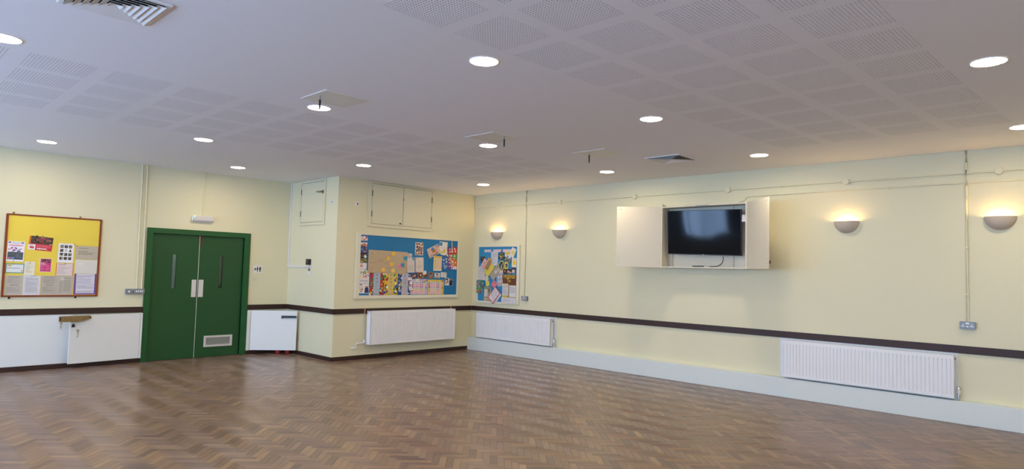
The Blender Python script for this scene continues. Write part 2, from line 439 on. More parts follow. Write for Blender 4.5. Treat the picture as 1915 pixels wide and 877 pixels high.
for x in RX:
    for y in RY:
        if y == RY[0] or True:
            me, yc = perforated(x, y, True)
        o = bpy.data.objects.new('perforated_panel', me); COL.objects.link(o); o.parent = CEILING; o.location = (x+PW/2, yc, H)
LM, _ = perforated(0, 5.674, False)
for x in LX:
    for y in LY:
        o = bpy.data.objects.new('perforated_panel', LM); COL.objects.link(o); o.parent = CEILING; o.location = (x+PW/2, y+PW/2, H)

# ------------------------------------------------------------------ dado rails, skirting, plinth
def bar(name, x0, x1, y0, y1, z0, z1, m, bevel=.003):
    b = MB(); b.box(x0, x1, y0, y1, z0, z1); return struct(b.build(name, m, bevel=bevel))
Z0, Z1 = .752, .836
bar('trim_1', XL, 3.24, D-.02, D, Z0, Z1, DADO)
bar('trim_2', 4.846, S-.02, D-.02, D, Z0, Z1, DADO)
bar('trim_3', S-.02, S, PF, D-.02, Z0, Z1, DADO)
bar('trim_4', S-.02, W-.02, PF-.02, PF, Z0, Z1, DADO)
bar('trim_5', W-.02, W, YB, PF-.02, Z0, Z1, DADO)
bar('baseboard_left', XL, 3.24, D-.018, D, 0, .064, DADO)
bar('baseboard_alcove', 4.846, S-.018, D-.018, D, 0, .064, DADO)
bar('baseboard_pier_side', S-.018, S, PF, D-.018, 0, .064, DADO)
bar('baseboard_pier_front', S-.018, W-.108, PF-.018, PF, 0, .064, DADO)
bar('trim_6', W-.1086, W, YB, PF, 0, .2428, PLINTHP, .004)
# flat backing boards behind the two long-wall radiators
bar('trim_7', W-.008, W, 7.10, 9.06, .243, .752, PAINTW, .001)
bar('trim_8', W-.008, W, 1.352, 3.30, .243, .752, PAINTW, .001)

# ================================================================== GREEN DOUBLE DOOR
loc, rz = at('L', 4.035, 0)
door = struct(bpy.data.objects.new('door_1', None)); COL.objects.link(door); door.location = loc
door['label'] = 'green double fire door in the left wall'
m = MB(); X0, X1, ZT = 3.24-4.035, 4.846-4.035, 2.046
m.box(X0, -.71, -.03, .1, 0, ZT); m.box(.71, X1, -.03, .1, 0, ZT); m.box(-.71, .71, -.03, .1, 1.965, ZT)
m.build('door_frame', GREENF, door, bevel=.004)
m = MB(); m.box(-.71, -.69, .062, .1, 0, 1.95); m.box(.69, .71, .062, .1, 0, 1.95); m.box(-.71, .71, .062, .1, 1.945, 1.965); m.build('door_stop', GREEN, door)
def leaf(x0, x1, vis, plate, name):
    hz = (vis[0], vis[1], 1.108, 1.651)
    g = grid_holes([x0, x1, vis[0], vis[1]], [.006, 1.96, 1.108, 1.651], [hz], lambda u, v, t: (u, .02+t, v), .042)
    lf = g.build('door_leaf', GREEN, door)
    p = MB(); p.box(vis[0], vis[1], .038, .043, 1.108, 1.651); p.build('vision_panel', VGLASS, lf)
    bd = MB()
    for a, b_ in ((vis[0], vis[0]+.006), (vis[1]-.006, vis[1])): bd.box(a, b_, .016, .022, 1.108, 1.651)
    bd.box(vis[0]+.006, vis[1]-.006, .016, .022, 1.108, 1.114); bd.box(vis[0]+.006, vis[1]-.006, .016, .022, 1.645, 1.651)
    bd.build('glazing_bead', GREEN, lf)
    q = MB(); q.box(plate[0], plate[1], .015, .02, .974, 1.252); q.build('push_plate', ALU, lf, bevel=.0015)
    return lf
l1 = leaf(-.708, -.009, (3.629-4.035, 3.699-4.035), (3.938-4.035, 4.009-4.035), 'left')
l2 = leaf(-.003, .708, (4.355-4.035, 4.421-4.035), (4.043-4.035, 4.119-4.035), 'right')
m = MB(); m.box(-.0095, -.0025, .017, .06, .006, 1.96); m.build('light_gap_strip', ALU, l1)  # pale strip painted in for the light showing between the leaves
# ventilation grille near the foot of the right leaf
m = MB(); gx0, gx1, gz0, gz1 = 4.17-4.035, 4.627-4.035, .164, .344
for a in ((gx0, gx1, gz0, gz0+.028), (gx0, gx1, gz1-.030, gz1)): m.box(a[0], a[1], .006, .02, a[2], a[3])
m.box(gx0, gx0+.034, .006, .02, gz0+.028, gz1-.03); m.box(gx1-.034, gx1, .006, .02, gz0+.028, gz1-.03)
for k in range(8):
    z = gz0+.030+k*.0153
    m.obox((gx0+.034, .0185, z), (1, 0, 0), gx1-gx0-.068, (0, -.62, .78), .013, (0, .78, .62), .002)
m.build('vent_grille', ALU, l2)
m = MB(); m.box(4.04-4.035, 4.064-4.035, .010, .02, 1.79, 1.962); m.tube([(.016, .008, 1.80), (.016, .008, 1.93)], .006); m.build('flush_bolt', RUST, l2)
m = MB(); m.box(3.996-4.035, 4.018-4.035, .010, .02, 1.93, 1.962); m.build('bolt_keep', RUST, l1)

# ================================================================== LOW CUPBOARDS EITHER SIDE OF THE DOOR
def slab_door(mb, p, ang, wd, th, z0, z1):
    """door slab from its hinge p along direction ang; thickness away from the viewer (+y side)"""
    d = Vector((math.cos(ang), math.sin(ang), 0)); n = Vector((-d.y, d.x, 0))
    if n.y < 0: n = -n
    mb.obox(Vector((p[0], p[1], z0)), d, wd, n, th, (0, 0, 1), z1-z0); return d, n
hx, hy = 3.203, 10.770
t = thing('low_cupboard', 'wide white low cupboard left of the green double doors, door ajar with brass bar', 'cupboard', (2.78, D, .065))
O = Vector((2.78, D, .065))
m = MB(); m.box(-.418, -.40, .01, .148, .01, .67); m.box(.395, .415, .01, .148, .01, .67); m.box(-.40, .395, .138, .148, .01, .67); m.box(-.40, .395, .01, .138, .01, .03); m.box(-.40, .395, .01, .138, .65, .67)
m.build('carcass', PAINTW, t)
m = MB(); m.box(3.207-O.x, 3.238-O.x, -.048, -.001, .002, .677); m.build('hinge_stile', PAINTW, t, bevel=.002)
ang = math.atan2(10.646-hy, 2.287-hx); wd = math.hypot(10.646-hy, 2.287-hx)
m = MB(); dd, nn = slab_door(m, (hx-O.x, hy-O.y), ang, wd, .02, .005, .675)
dr = m.build('cupboard_door', PAINTW, t, bevel=.002)
for z in (.545, .10):
    m = MB(); m.tube([(hx-O.x+.002, hy-O.y-.003, z), (hx-O.x+.002, hy-O.y-.003, z+.075)], .006); m.build('hinge', PAINTW, dr)
# brass latch bar along the door's top corner, reaching past its free edge
fx = -dd; fn = -nn; E0 = Vector((2.287-O.x, 10.646-O.y, 0))
m = MB(); P0 = E0+fn*.001
prof = [(-.145, .600), (-.145, .672), (.225, .672), (.245, .655), (.245, .632), (.14, .602), (.05, .590), (-.06, .592)]
n = len(prof); V = []
for dep in (.0, .045): V += [tuple(P0+fx*a+fn*dep+Vector((0, 0, z))) for a, z in prof]
m.add(V, [tuple(range(n)), tuple(range(2*n-1, n-1, -1))]+[(i, i+n, (i+1) % n+n, (i+1) % n) for i in range(n)])
br = m.build('brass_latch_bar', BRASS, dr, bevel=.003)
br['label'] = 'tarnished brass latch bar'
m = MB(); m.obox(P0+fx*-.148+fn*.046+Vector((0,0,.612)), fx, .014, fn, .004, (0,0,1), .05); m.build('end_clip', BLACK, dr)
m = MB(); m.obox(P0+fx*.222+fn*.046+Vector((0,0,.635)), fx, .014, fn, .004, (0,0,1), .022); m.build('end_clip', BLACK, dr)
m = MB(); m.obox(P0+fx*.018+Vector((0,0,.515)), fx, .034, fn, .022, (0,0,1), .032); m.obox(P0+fx*.024+Vector((0,0,.549)), fx, .024, fn, .018, (0,0,1), .012)
m.build('rim_lock', BLACK, dr, bevel=.002)
def key(mb, p, ax, out, ln):
    for k in range(10):
        a = 2*math.pi*k/10; b_ = 2*math.pi*(k+1)/10
        mb.tube([p+ax*.013*math.cos(a)+Vector((0,0,.013*math.sin(a))), p+ax*.013*math.cos(b_)+Vector((0,0,.013*math.sin(b_)))], .004, 5)
    mb.tube([p+Vector((0,0,-.012)), p+Vector((0,0,-ln))], .0035, 6)
    mb.tube([p+Vector((0,0,-ln)), p+ax*-.012+Vector((0,0,-ln-.004))], .005, 6)
m = MB(); key(m, P0+fx*.098+fn*.010+Vector((0,0,.465)), fx, fn, .085); m.build('key_ring', BRASS, dr)
m = MB(); m.box(.6-O.x, 2.345-O.x, -.010, -.0005, .001, .684); m.build('closed_panel', PAINTW, t, bevel=.002)
m = MB(); key(m, Vector((2.211-O.x, -.020, .568)), Vector((1,0,0)), fn, .065); m.build('hanging_key', BRASS, t)

hx, hy = 4.910, 10.790
O = Vector((5.23, D, .065))
t = thing('low_cupboard', 'small white low cupboard right of the green double doors, open door with black handle', 'cupboard', O)
m = MB(); m.box(4.925-O.x, 4.94-O.x, .01, .148, .01, .67); m.box(5.52-O.x, 5.535-O.x, .01, .148, .01, .67); m.box(4.94-O.x, 5.52-O.x, .138, .148, .01, .67); m.box(4.94-O.x, 5.52-O.x, .01, .138, .01, .03); m.box(4.94-O.x, 5.52-O.x, .01, .138, .65, .67)
m.build('carcass', PAINTW, t)
m = MB(); m.box(4.850-O.x, 4.904-O.x, -.038, -.001, .002, .677); m.build('hinge_stile', PAINTW, t, bevel=.002)
tx, ty = 5.507, 10.318
ang = math.atan2(ty-hy, tx-hx); wd = math.hypot(ty-hy, tx-hx)
m = MB(); dd, nn = slab_door(m, (hx-O.x, hy-O.y), ang, wd, .02, .006, .675); dr = m.build('cupboard_door', PAINTW, t, bevel=.002)
for z in (.565, .12):
    m = MB(); m.tube([(hx-O.x-.004, hy-O.y-.003, z), (hx-O.x-.004, hy-O.y-.003, z+.07)], .006); m.build('hinge', PAINTW, dr)
E0 = Vector((tx-O.x, ty-O.y, 0)); fn = -nn
m = MB(); p = E0-dd*.255+fn*.001
m.obox(p+Vector((0,0,.558)), dd, .245, fn, .022, (0,0,1), .038); m.obox(p+dd*.004+Vector((0,0,.546)), dd, .018, fn, .018, (0,0,1), .014)
m.obox(p+dd*.03+fn*.023+Vector((0,0,.580)), dd, .06, fn, .001, (0,0,1), .008)
m.build('black_latch_handle', BLACK, dr, bevel=.004)
m = MB(); m.tube([tuple(E0-dd*.03+Vector((0,0,.50))), tuple(E0-dd*.03+fn*.008+Vector((0,0,.50)))], .008, 10); m.build('screw_cap', STEEL, dr)
for k, (x, y, rr, lab) in enumerate(((5.350, 10.640, .050, 'left of two red canisters on the floor under the open cupboard door'), (5.478, 10.548, .040, 'right of two red canisters on the floor under the open cupboard door'))):
    m = MB(); pr = [(.0, rr*.86), (.012, rr*.95), (.045, rr), (.30, rr), (.335, rr*.75), (.35, rr*.3)]
    m.tube([(0, 0, z) for z, _ in pr], [r_ for _, r_ in pr], 20)
    tag(m.build('canister', RED, None, (x, y, 0), smooth=True), lab, 'canister', 'red canisters by the low cupboard')

# ================================================================== CONDUITS, SWITCHES, SIGNS
def conduit(name, label, wall, path, r, saddles=(), boxes=(), m=CONDP, group=None, cat='conduit', square=False, couplers=()):
    """path of (u, v[, d]) points on a wall; saddles (u, v, vertical) ; boxes (u, v)"""
    loc, rz = at(wall, path[0][0], path[0][1]); u0, v0 = path[0][:2]
    t = thing(name, label, cat, loc, rz, group)
    b = MB(); pts = [(p[0]-u0, -(p[2] if len(p) > 2 else r+.004), p[1]-v0) for p in path]
    if square:
        for a, c in zip(pts, pts[1:]):
            b.box(min(a[0], c[0])-r, max(a[0], c[0])+r, -.014, -.0005, min(a[2], c[2])-r, max(a[2], c[2])+r)
        b.build('trunking_run', m, t, bevel=.002)
    else: b.tube(pts, r, 10); b.build('pipe_run', m, t, smooth=True)
    for su, sv, vert in saddles:
        b = MB(); x, z = su-u0, sv-v0; k = r+.003
        if vert: b.box(x-.024, x+.024, -.004, -.0005, z-.008, z+.008); b.box(x-k, x+k, -2*r-.008, -.004, z-.008, z+.008)
        else: b.box(x-.008, x+.008, -.004, -.0005, z-.024, z+.024); b.box(x-.008, x+.008, -2*r-.008, -.004, z-k, z+k)
        b.build('saddle_clip', m, t)
    for bu, bv in boxes:
        b = MB(); x, z = bu-u0, bv-v0; n = 20
        b.tube([(x, -.0005, z), (x, -.036, z), (x, -.040, z)], [.039, .039, .036], n)
        for s_ in (-1, 1): b.tube([(x+s_*.030, -r-.004, z), (x+s_*.062, -r-.004, z)], r+.003, 10)
        b.build('junction_box', m, t, smooth=True)
    return t
conduit('conduit', 'left one of two parallel pale conduits running from ceiling to switches beside green door', 'L', [(3.124, 3.0), (3.137, 1.106)], .0095,
        [(3.128, 2.744, 1), (3.124, 2.273, 1), (3.129, 1.808, 1), (3.132, 1.336, 1)])
conduit('conduit', 'right one of two parallel pale conduits, the one nearest the green door frame', 'L', [(3.193, 3.0), (3.207, 1.106)], .0095,
        [(3.194, 2.742, 1), (3.199, 2.275, 1), (3.201, 1.808, 1), (3.205, 1.334, 1)])
conduit('conduit', 'short pale conduit dropping from ceiling to the emergency light over the green door', 'L', [(4.040, 3.0), (4.034, 2.28)], .007, [(4.038, 2.62, 1)])
def faceplate(name, label, cat, wall, u, v, w_, h, d, m, parts=(), group=None, bev=.004):
    loc, rz = at(wall, u, v); t = thing(name, label, cat, loc, rz, group)
    b = MB(); b.box(-w_/2, w_/2, -d, -.0005, -h/2, h/2); b.build('box', m, t, bevel=bev)
    for pn, pm, shapes in parts:
        for sh in shapes:
            b = MB()
            if sh[0] == 'b': b.box(sh[1], sh[2], -d-sh[5], -d, sh[3], sh[4])
            else: b.tube([(sh[1], -d, sh[2]), (sh[1], -d-.0015, sh[2])], sh[3], 14)
            b.build(pn, pm, t)
    return t
faceplate('light_switch', 'single grey metal light switch, the small left one beside the green door', 'switch', 'L', 3.032, 1.069, .088, .080, .042, GREY,
          [('rocker', PLAST, [('b', -.010, .010, -.014, .014, .006)])])
faceplate('light_switch', 'four gang grey metal light switch with a row of white rockers by the green door', 'switch', 'L', 3.171, 1.071, .146, .076, .042, GREY,
          [('rocker', PLAST, [('b', x-.008, x+.008, -.013, .013, .006) for x in (-.040, -.014, .012, .038)])])
b = MB(); b.tube([(0, 0, 0), (.03, 0, 0)], .009, 10); tag(b.build('conduit_nipple', GREY, None, (3.072, D-.02, 1.069)), 'short metal link joining the two grey switch boxes beside the door', 'conduit')
# emergency light
loc, rz = at('L', 4.043, 2.187); t = thing('emergency_light', 'white bulkhead emergency light above the green double doors', 'light', loc, rz)
b = MB(); b.box(-.165, .165, -.022, -.0005, 0, .094); b.build('base', PLAST, t, bevel=.006)
b = MB(); pr = [(-.160, .006), (-.160, .088)]
b.prism([(-.162, .004), (.162, .004), (.162, .090), (-.162, .090)], -.062, -.022); b.build('diffuser', TUBE, t, bevel=.016)
for k, z in enumerate((.020, .034, .048, .062, .076)):
    b = MB(); b.tube([(-.150, -.0625, z), (.150, -.0625, z)], .0022, 6); b.build('diffuser_rib', TUBE, t)
b = MB(); b.sphere((-.145, -.062, .080), .007, 10, 6); b.build('indicator_led', LEDG, t)
for s_ in (-1, 1):
    b = MB(); b.box(s_*.166-.004, s_*.166+.004, -.055, -.010, .012, .082); b.build('end_cap', PLAST, t, bevel=.002)
# toilet sign
loc, rz = at('L', 5.002, 1.445); t = thing('toilet_sign', 'white square toilet sign with black figures right of the green door', 'sign', loc, rz)
b = MB(); b.box(-.068, .068, -.003, -.0005, -.066, .066); b.build('panel', PLAST, t)
INK = mat('black sign ink', (.012, .01, .009), .5)
def fig(cx, woman):
    b = MB(); b.disc((cx, -.0036, .036), .0085, n=14)
    if woman: pts = [(-.008,.026),(.008,.026),(.019,-.012),(.008,-.012),(.007,-.046),(.001,-.046),(.001,-.012),(-.001,-.012),(-.001,-.046),(-.007,-.046),(-.008,-.012),(-.019,-.012)]
    else: pts = [(-.015,.026),(.015,.026),(.017,-.006),(.011,-.006),(.010,-.046),(.001,-.046),(.001,-.012),(-.001,-.012),(-.001,-.046),(-.010,-.046),(-.011,-.006),(-.017,-.006)]
    b.prism([(cx+x, z) for x, z in pts][::-1], -.0036, -.003); return b
fig(-.004, True).build('woman_figure', INK, t); fig(.042, False).build('man_figure', INK, t)
b = MB(); b.prism([(-.062, -.002), (-.040, .022), (-.034, .022), (-.034, -.026), (-.040, -.026)], -.0036, -.003); b.build('arrow_mark', INK, t)
faceplate('call_plate', 'small cream square switch plate below the toilet sign', 'switch', 'L', 4.961, 1.281, .075, .070, .012, PLASTC,
          [('hole', mat('tan plastic', (.35, .27, .19), .5), [('c', -.026, .004, .003), ('c', .026, .004, .003), ('c', -.008, -.006, .003), ('c', .009, -.006, .003)])], bev=.003)
# trunking in the alcove corner and along the pier side
loc, rz = at('S', -10.806, 3.0)
t = thing('white_trunking', 'white plastic trunking down the alcove corner then along to the black controller', 'trunking', loc, rz)
b = MB(); b.box(-.0125, .0125, -.020, -.0005, 1.506-3.0-.012, 0); b.build('upright_run', TRUNKW, t, bevel=.002)
b = MB(); b.box(.0125, .780, -.016, -.0005, 1.506-3.0-.011, 1.506-3.0+.011); b.build('level_run', TRUNKW, t, bevel=.002)
b = MB(); b.box(.780, .802, -.016, -.0005, 1.495-3.0, 1.535-3.0); b.build('elbow', TRUNKW, t, bevel=.003)
loc, rz = at('S', -10.055, 1.590); t = thing('heating_controller', 'black box shaped controller on the pier side wall above white trunking', 'controller', loc, rz)
b = MB(); b.box(-.05, .05, -.012, -.0005, -.055, -.046); b.box(-.048, .048, -.012, -.0005, -.05, .048); b.build('back_plate', PLAST, t)
b = MB(); b.box(-.05, .05, -.062, -.012, -.048, .05); b.build('body', BLACK, t, bevel=.004)
b = MB(); b.box(-.025, .012, -.0635, -.062, -.008, .032); b.build('display', mat('dull display', (.10, .10, .075), .2), t)
loc, rz = at('S', -10.062, 1.432); t = thing('small_sensor', 'little white sensor with grey green display below the black controller', 'sensor', loc, rz)
b = MB(); b.box(-.045, .045, -.012, -.0005, -.045, .055); b.build('body', PLAST, t, bevel=.003)
b = MB(); b.box(-.036, .030, -.0132, -.012, .004, .048); b.build('display', mat('grey green lcd', (.12, .14, .07), .3), t)

# ================================================================== HATCH CUPBOARDS ON THE PIER
def hatch(label, wall, u0, u1, v0, v1, du, dv0, dv1, name='wall_hatch'):
    """frame u0..u1 x v0..v1; doors between the du breakpoints"""
    loc, rz = at(wall, (u0+u1)/2, v0); t = thing(name, label, 'hatch', loc, rz); c = (u0+u1)/2
    g = grid_holes([u0-c, u1-c, du[0]-c, du[-1]-c], [0, v1-v0, dv0-v0, dv1-v0], [(du[0]-c, du[-1]-c, dv0-v0, dv1-v0)], lambda u, v, d: (u, -.022+d, v), .0215)
    g.build('frame', CREAM, t, bevel=.003)
    m = MB(); m.box(du[0]-c, du[-1]-c, -.003, -.0005, dv0-v0, dv1-v0); m.build('shadow_gap', DARK, t)
    ds = []
    for a, b_ in zip(du, du[1:]):
        m = MB(); m.box(a-c+.005, b_-c-.004, -.020, -.003, dv0-v0+.005, dv1-v0-.006); ds.append(m.build('hatch_door', CREAM, t, bevel=.002))
    return t, ds, c
t, ds, c = hatch('small single door cream hatch high on the narrow pier side', 'S', -10.452, -9.628, 2.218, 2.988, [-10.425, -9.678], 2.268, 2.958)
for z in (2.757, 2.376):
    m = MB(); m.box(-10.436-c, -10.416-c, -.026, -.018, z-2.218, z-2.218+.097); m.build('hinge', HINGE, ds[0])
m = MB(); m.tube([(-9.705-c, -.020, 2.772-2.218), (-9.705-c, -.050, 2.772-2.218)], .012, 12); m.tube([(-9.705-c, -.050, 2.772-2.218), (-9.80-c, -.052, 2.774-2.218), (-9.875-c, -.048, 2.778-2.218)], [.014, .012, .008], 10)
m.tube([(-9.705-c, -.020, 2.772-2.218), (-9.705-c, -.026, 2.772-2.218)], .032, 16)
m.build('lever_handle', mat('aged nickel', (.35, .30, .23), .35, metal=.8), ds[0], smooth=True)
t, ds, c = hatch('wide double door cream hatch high on the pier front', 'P', 6.135, 7.562, 2.216, 2.988, [6.200, 6.858, 7.503], 2.268, 2.960)
for k, u, zs in ((0, 6.203, (2.736, 2.387)), (1, 7.502, (2.741, 2.385))):
    for z in zs: m = MB(); m.box(u-c-.010, u-c+.010, -.026, -.018, z-2.216, z-2.216+.10); m.build('hinge', HINGE, ds[k])
m = MB(); m.box(6.852-c, 6.864-c, -.026, -.018, .50, .545); m.build('catch', HINGE, ds[0])
m = MB(); m.tube([(6.803-c, -.020, .092), (6.803-c, -.026, .092)], .016, 16); m.tube([(6.803-c, -.026, .092), (6.803-c, -.030, .092)], .009, 12); m.build('cam_lock', BLACK, ds[0])
for wall, u, v, lab in (('S', -9.440, 2.583, 'small white neon switch with red rocker beside the single door hatch'), ('P', 5.916, 2.577, 'small white neon switch with red rocker left of the double door hatch')):
    faceplate('spur_switch', lab, 'switch', wall, u, v, .074, .076, .010, PLAST, [('rocker', NEON, [('b', .000, .018, -.013, .017, .004)])], bev=.003)

# ================================================================== RADIATORS
def radiator(label, wall, u0, u1, v0, v1, pitch, valve, side_closed=True, back=.034, front=.122):
    c = (u0+u1)/2; loc, rz = at(wall, c, v0); t = thing('radiator', label, 'radiator', loc, rz)
    L, Ht = u1-u0, v1-v0; hw = L/2
    # front panel with pressed vertical grooves
    n = int((L-.05)/pitch); x0 = -n*pitch/2; gw = .0075
    xs = [-hw]; kind = [0]
    for k in range(n+1):
        x = x0+k*pitch; gw = .0062
        xs += [x-gw, x-gw*.45, x+gw*.45, x+gw]; kind += [0, 1, 1, 0]
    xs.append(hw); kind.append(0)
    zs = [0, .028, .038, Ht-.040, Ht-.032, Ht]; zk = [0, 0, 1, 1, 0, 0]
    V = []; F = []
    for j, z in enumerate(zs):
        for i, x in enumerate(xs): V.append((x, -front+(.007 if kind[i] and zk[j] else 0), z))
    nx = len(xs); MI = []
    for j in range(len(zs)-1):
        for i in range(nx-1):
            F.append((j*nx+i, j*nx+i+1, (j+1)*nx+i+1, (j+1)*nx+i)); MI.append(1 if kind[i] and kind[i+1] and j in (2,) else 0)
    m = MB(); m.add(V, F); m.m = MI
    k0 = len(m.v)
    m.add([(-hw, -front, 0), (hw, -front, 0), (hw, -front+.012, 0), (-hw, -front+.012, 0), (-hw, -front, Ht), (hw, -front, Ht), (hw, -front+.012, Ht), (-hw, -front+.012, Ht)],
          [(0, 3, 2, 1), (4, 5, 6, 7), (1, 2, 6, 5), (3, 0, 4, 7), (2, 3, 7, 6)])
    m.build('front_panel', [RADW, RADSHADE], t)
    m = MB(); m.box(-hw+.01, hw-.01, -back-.012, -back, .005, Ht-.008); m.build('rear_panel', RADW, t)
    m = MB()
    for k in range(int(L/.055)):
        x = -hw+.03+k*.055; m.box(x, x+.0035, -front+.012, -back-.012, .03, Ht-.02)
    o = m.build('convector_fins', RADW, t); o['kind'] = 'stuff'
    # top grille with slots
    m = MB(); m.box(-hw, hw, -front+.0, -front+.022, Ht, Ht+.008); m.box(-hw, hw, -back-.020, -back, Ht, Ht+.008)
    k = 0; x = -hw
    while x < hw-.001:
        m.box(x, min(x+.022, hw), -front+.022, -back-.020, Ht, Ht+.008); x += .048
    m.build('top_grille', RADW, t)
    for s_ in (-1, 1):
        m = MB(); m.box(s_*hw-(.004 if s_ > 0 else 0), s_*hw+(.004 if s_ < 0 else 0), -front+.0015, -back, .0, Ht+.006); m.build('side_cover', RADW, t, bevel=.001)
        m = MB(); m.box(s_*(hw-.25)-.02, s_*(hw-.25)+.02, -back, -.009 if wall == 'R' else -.0005, .06, Ht-.06); m.build('wall_bracket', RADW, t)
    sx = -hw if valve in ('pier',) else hw
    m = MB(); m.tube([(sx+(-.001 if sx < 0 else .001), -.065, Ht-.03), (sx+(-.008 if sx < 0 else .008), -.065, Ht-.03)], .009, 12); m.build('air_vent', BLACK, t)
    if valve == 'trv':                      # thermostatic valve at the right end, feeding from the plinth top
        vx = hw+.032
        m = MB(); m.tube([(hw, -.055, .024), (vx, -.055, .024)], .010, 12); m.tube([(vx, -.055, -.02), (vx, -.055, .055)], .012, 12); m.tube([(vx, -.055, .012), (vx, -.055, .036)], .016, 12)
        vb = m.build('valve_body', CHROME, t, smooth=True)
        m = MB(); m.tube([(vx, -.055, .048), (vx, -.055, .055), (vx, -.055, .092)], [.015, .019, .018], 16); m.build('valve_head', PLAST, vb, smooth=True)
        m = MB(); m.tube([(vx, -.055, .092), (vx, -.055, .118), (vx, -.055, .126)], [.0185, .0185, .014], 16); m.build('valve_cap', CHROME, vb, smooth=True)
        m = MB(); m.tube([(vx, -.055, -.022), (vx, -.055, .0)], .0085, 10); m.build('pipe_tail', COPPER, t)
        m = MB(); m.tube([(-hw, -.055, .02), (-hw-.012, -.055, .02)], .012, 10); m.build('blanking_plug', CHROME, t)
    else:
        m = MB(); m.tube([(-hw, -.055, .030), (-hw-.06, -.055, .030), (-hw-.17, -.055, .028), (-hw-.19, -.055, .024), (-hw-.198, -.053, .010), (-hw-.198, -.05, -.030), (-hw-.202, -.045, -.045), (-hw-.22, -.035, -.050), (-hw-.26, -.0005, -.050)], .0095, 10); m.build('feed_pipe', RADW, t, smooth=True)
        m = MB(); m.tube([(-hw, -.055, .030), (-hw-.03, -.055, .030)], .013, 12); m.tube([(-hw-.046, -.055, .018), (-hw-.046, -.055, .046)], .012, 12); vb = m.build('valve_body', CHROME, t, smooth=True)
        m = MB(); m.tube([(-hw-.046, -.055, .046), (-hw-.054, -.055, .085)], [.014, .011], 12); m.build('valve_cap', RADW, vb, smooth=True)
        m = MB(); m.tube([(hw, -.055, .035), (hw+.05, -.055, .035), (hw+.062, -.052, .025), (hw+.062, -.050, -.035), (hw+.050, -.03, -.05), (hw+.050, -.0005, -.05)], .009, 10); m.tube([(hw+.062, -.052, .0), (hw+.062, -.052, .045)], .014, 10); m.build('return_pipe', CONDP, t, smooth=True)
    return t
radiator('white ribbed radiator under the large blue notice board', 'P', 6.176, 8.034, .240, .788, .0435, 'pier', back=.040, front=.165)
radiator('white ribbed radiator under the small blue pinboard', 'R', -8.988, -7.142, .262, .716, .040, 'trv')
radiator('long white ribbed radiator nearest the viewer, under the dado rail', 'R', -3.228, -1.374, .268, .722, .040, 'trv')
for u in (6.141, 8.042):
    loc, rz = at('P', u, .752, .0202)
    m = MB(); m.box(-.007, .007, -.006, -.0002, -.004, .090); m.tube([(0, -.009, .03), (0, -.004, .03)], .006, 8)
    tag(m.build('copper_clip', COPPER, None, loc, rz), 'copper strap over the dado rail at the %s end of the pier radiator' % ('left' if u < 7 else 'right'), 'bracket')

# ================================================================== RIGHT WALL SERVICES
BX = [-8.585, -7.070, -5.556, -4.021, -2.486, -.960]
conduit('conduit', 'long level cream conduit with round junction boxes high on the right wall', 'R', [(-9.245, 2.746), (-.45, 2.746), (1.5, 2.746)], .0095,
        [(-9.14, 2.746, 0), (-6.5, 2.746, 0), (-4.772, 2.746, 0), (-3.3, 2.746, 0), (-1.95, 2.746, 0)], [(x, 2.746) for x in BX])
conduit('conduit', 'lower level cream conduit running from above the television cupboard to the right', 'R',
        [(-3.865, 2.572), (-3.80, 2.580), (-3.775, 2.60), (-3.765, 2.622), (-3.745, 2.636), (-3.70, 2.639), (-.45, 2.639), (1.5, 2.639)], .0095, [(-2.506, 2.639, 0), (-2.033, 2.639, 0), (-1.345, 2.639, 0), (-.92, 2.639, 0)])
conduit('conduit', 'upright cream conduit down to the socket beside the small blue pinboard', 'R', [(-7.866, 3.0), (-7.866, 2.80), (-7.866, 2.77, .03), (-7.866, 2.72, .03), (-7.866, 2.69), (-7.860, 1.08)], .0085,
        [(-7.866, 2.88, 1), (-7.862, 2.42, 1), (-7.861, 1.90, 1), (-7.860, 1.42, 1)])
conduit('conduit', 'thick upright cream conduit at far right, bowed over the two level conduits', 'R', [(-1.253, 3.0), (-1.253, 2.86), (-1.251, 2.78, .034), (-1.251, 2.60, .034), (-1.253, 2.50), (-1.257, 1.10)], .011,
        [(-1.254, 2.45, 1), (-1.255, 1.92, 1), (-1.256, 1.40, 1)])
def socket(label, u, v):
    p = [('earth_pin', BLACK, [('c', x, .009, .004) for x in (-.040, .040)]), ('pin_surround', PLAST, [('c', x, .009, .0085) for x in (-.040, .040)]),
         ('pin_bar', PLAST, [('b', x-.017, x+.017, -.017, -.004, .0016) for x in (-.040, .040)]), ('switch_panel', PLAST, [('b', -.017, .017, .012, .030, .002), ('b', -.010, .010, -.020, -.004, .003)])]
    t = faceplate('power_socket', label, 'socket', 'R', u, v, .142, .080, .040, GREY, p)
    for x in (-.050, .050-.014, .050, -.050+.014+.012):
        b = MB(); b.box(x-.003, x+.003, -.0424, -.0416, -.013, -.008); b.build('pin_slot', BLACK, t)
    for x in (-.04, .04):
        b = MB(); b.tube([(x, -.0416, .009), (x, -.0424, .009)], .0038, 10); b.build('pin_hole', BLACK, t)
socket('grey metal double socket at the foot of the conduit by the small pinboard', -7.842, 1.042)
socket('grey metal double socket at the foot of the far right conduit', -1.258, 1.064)

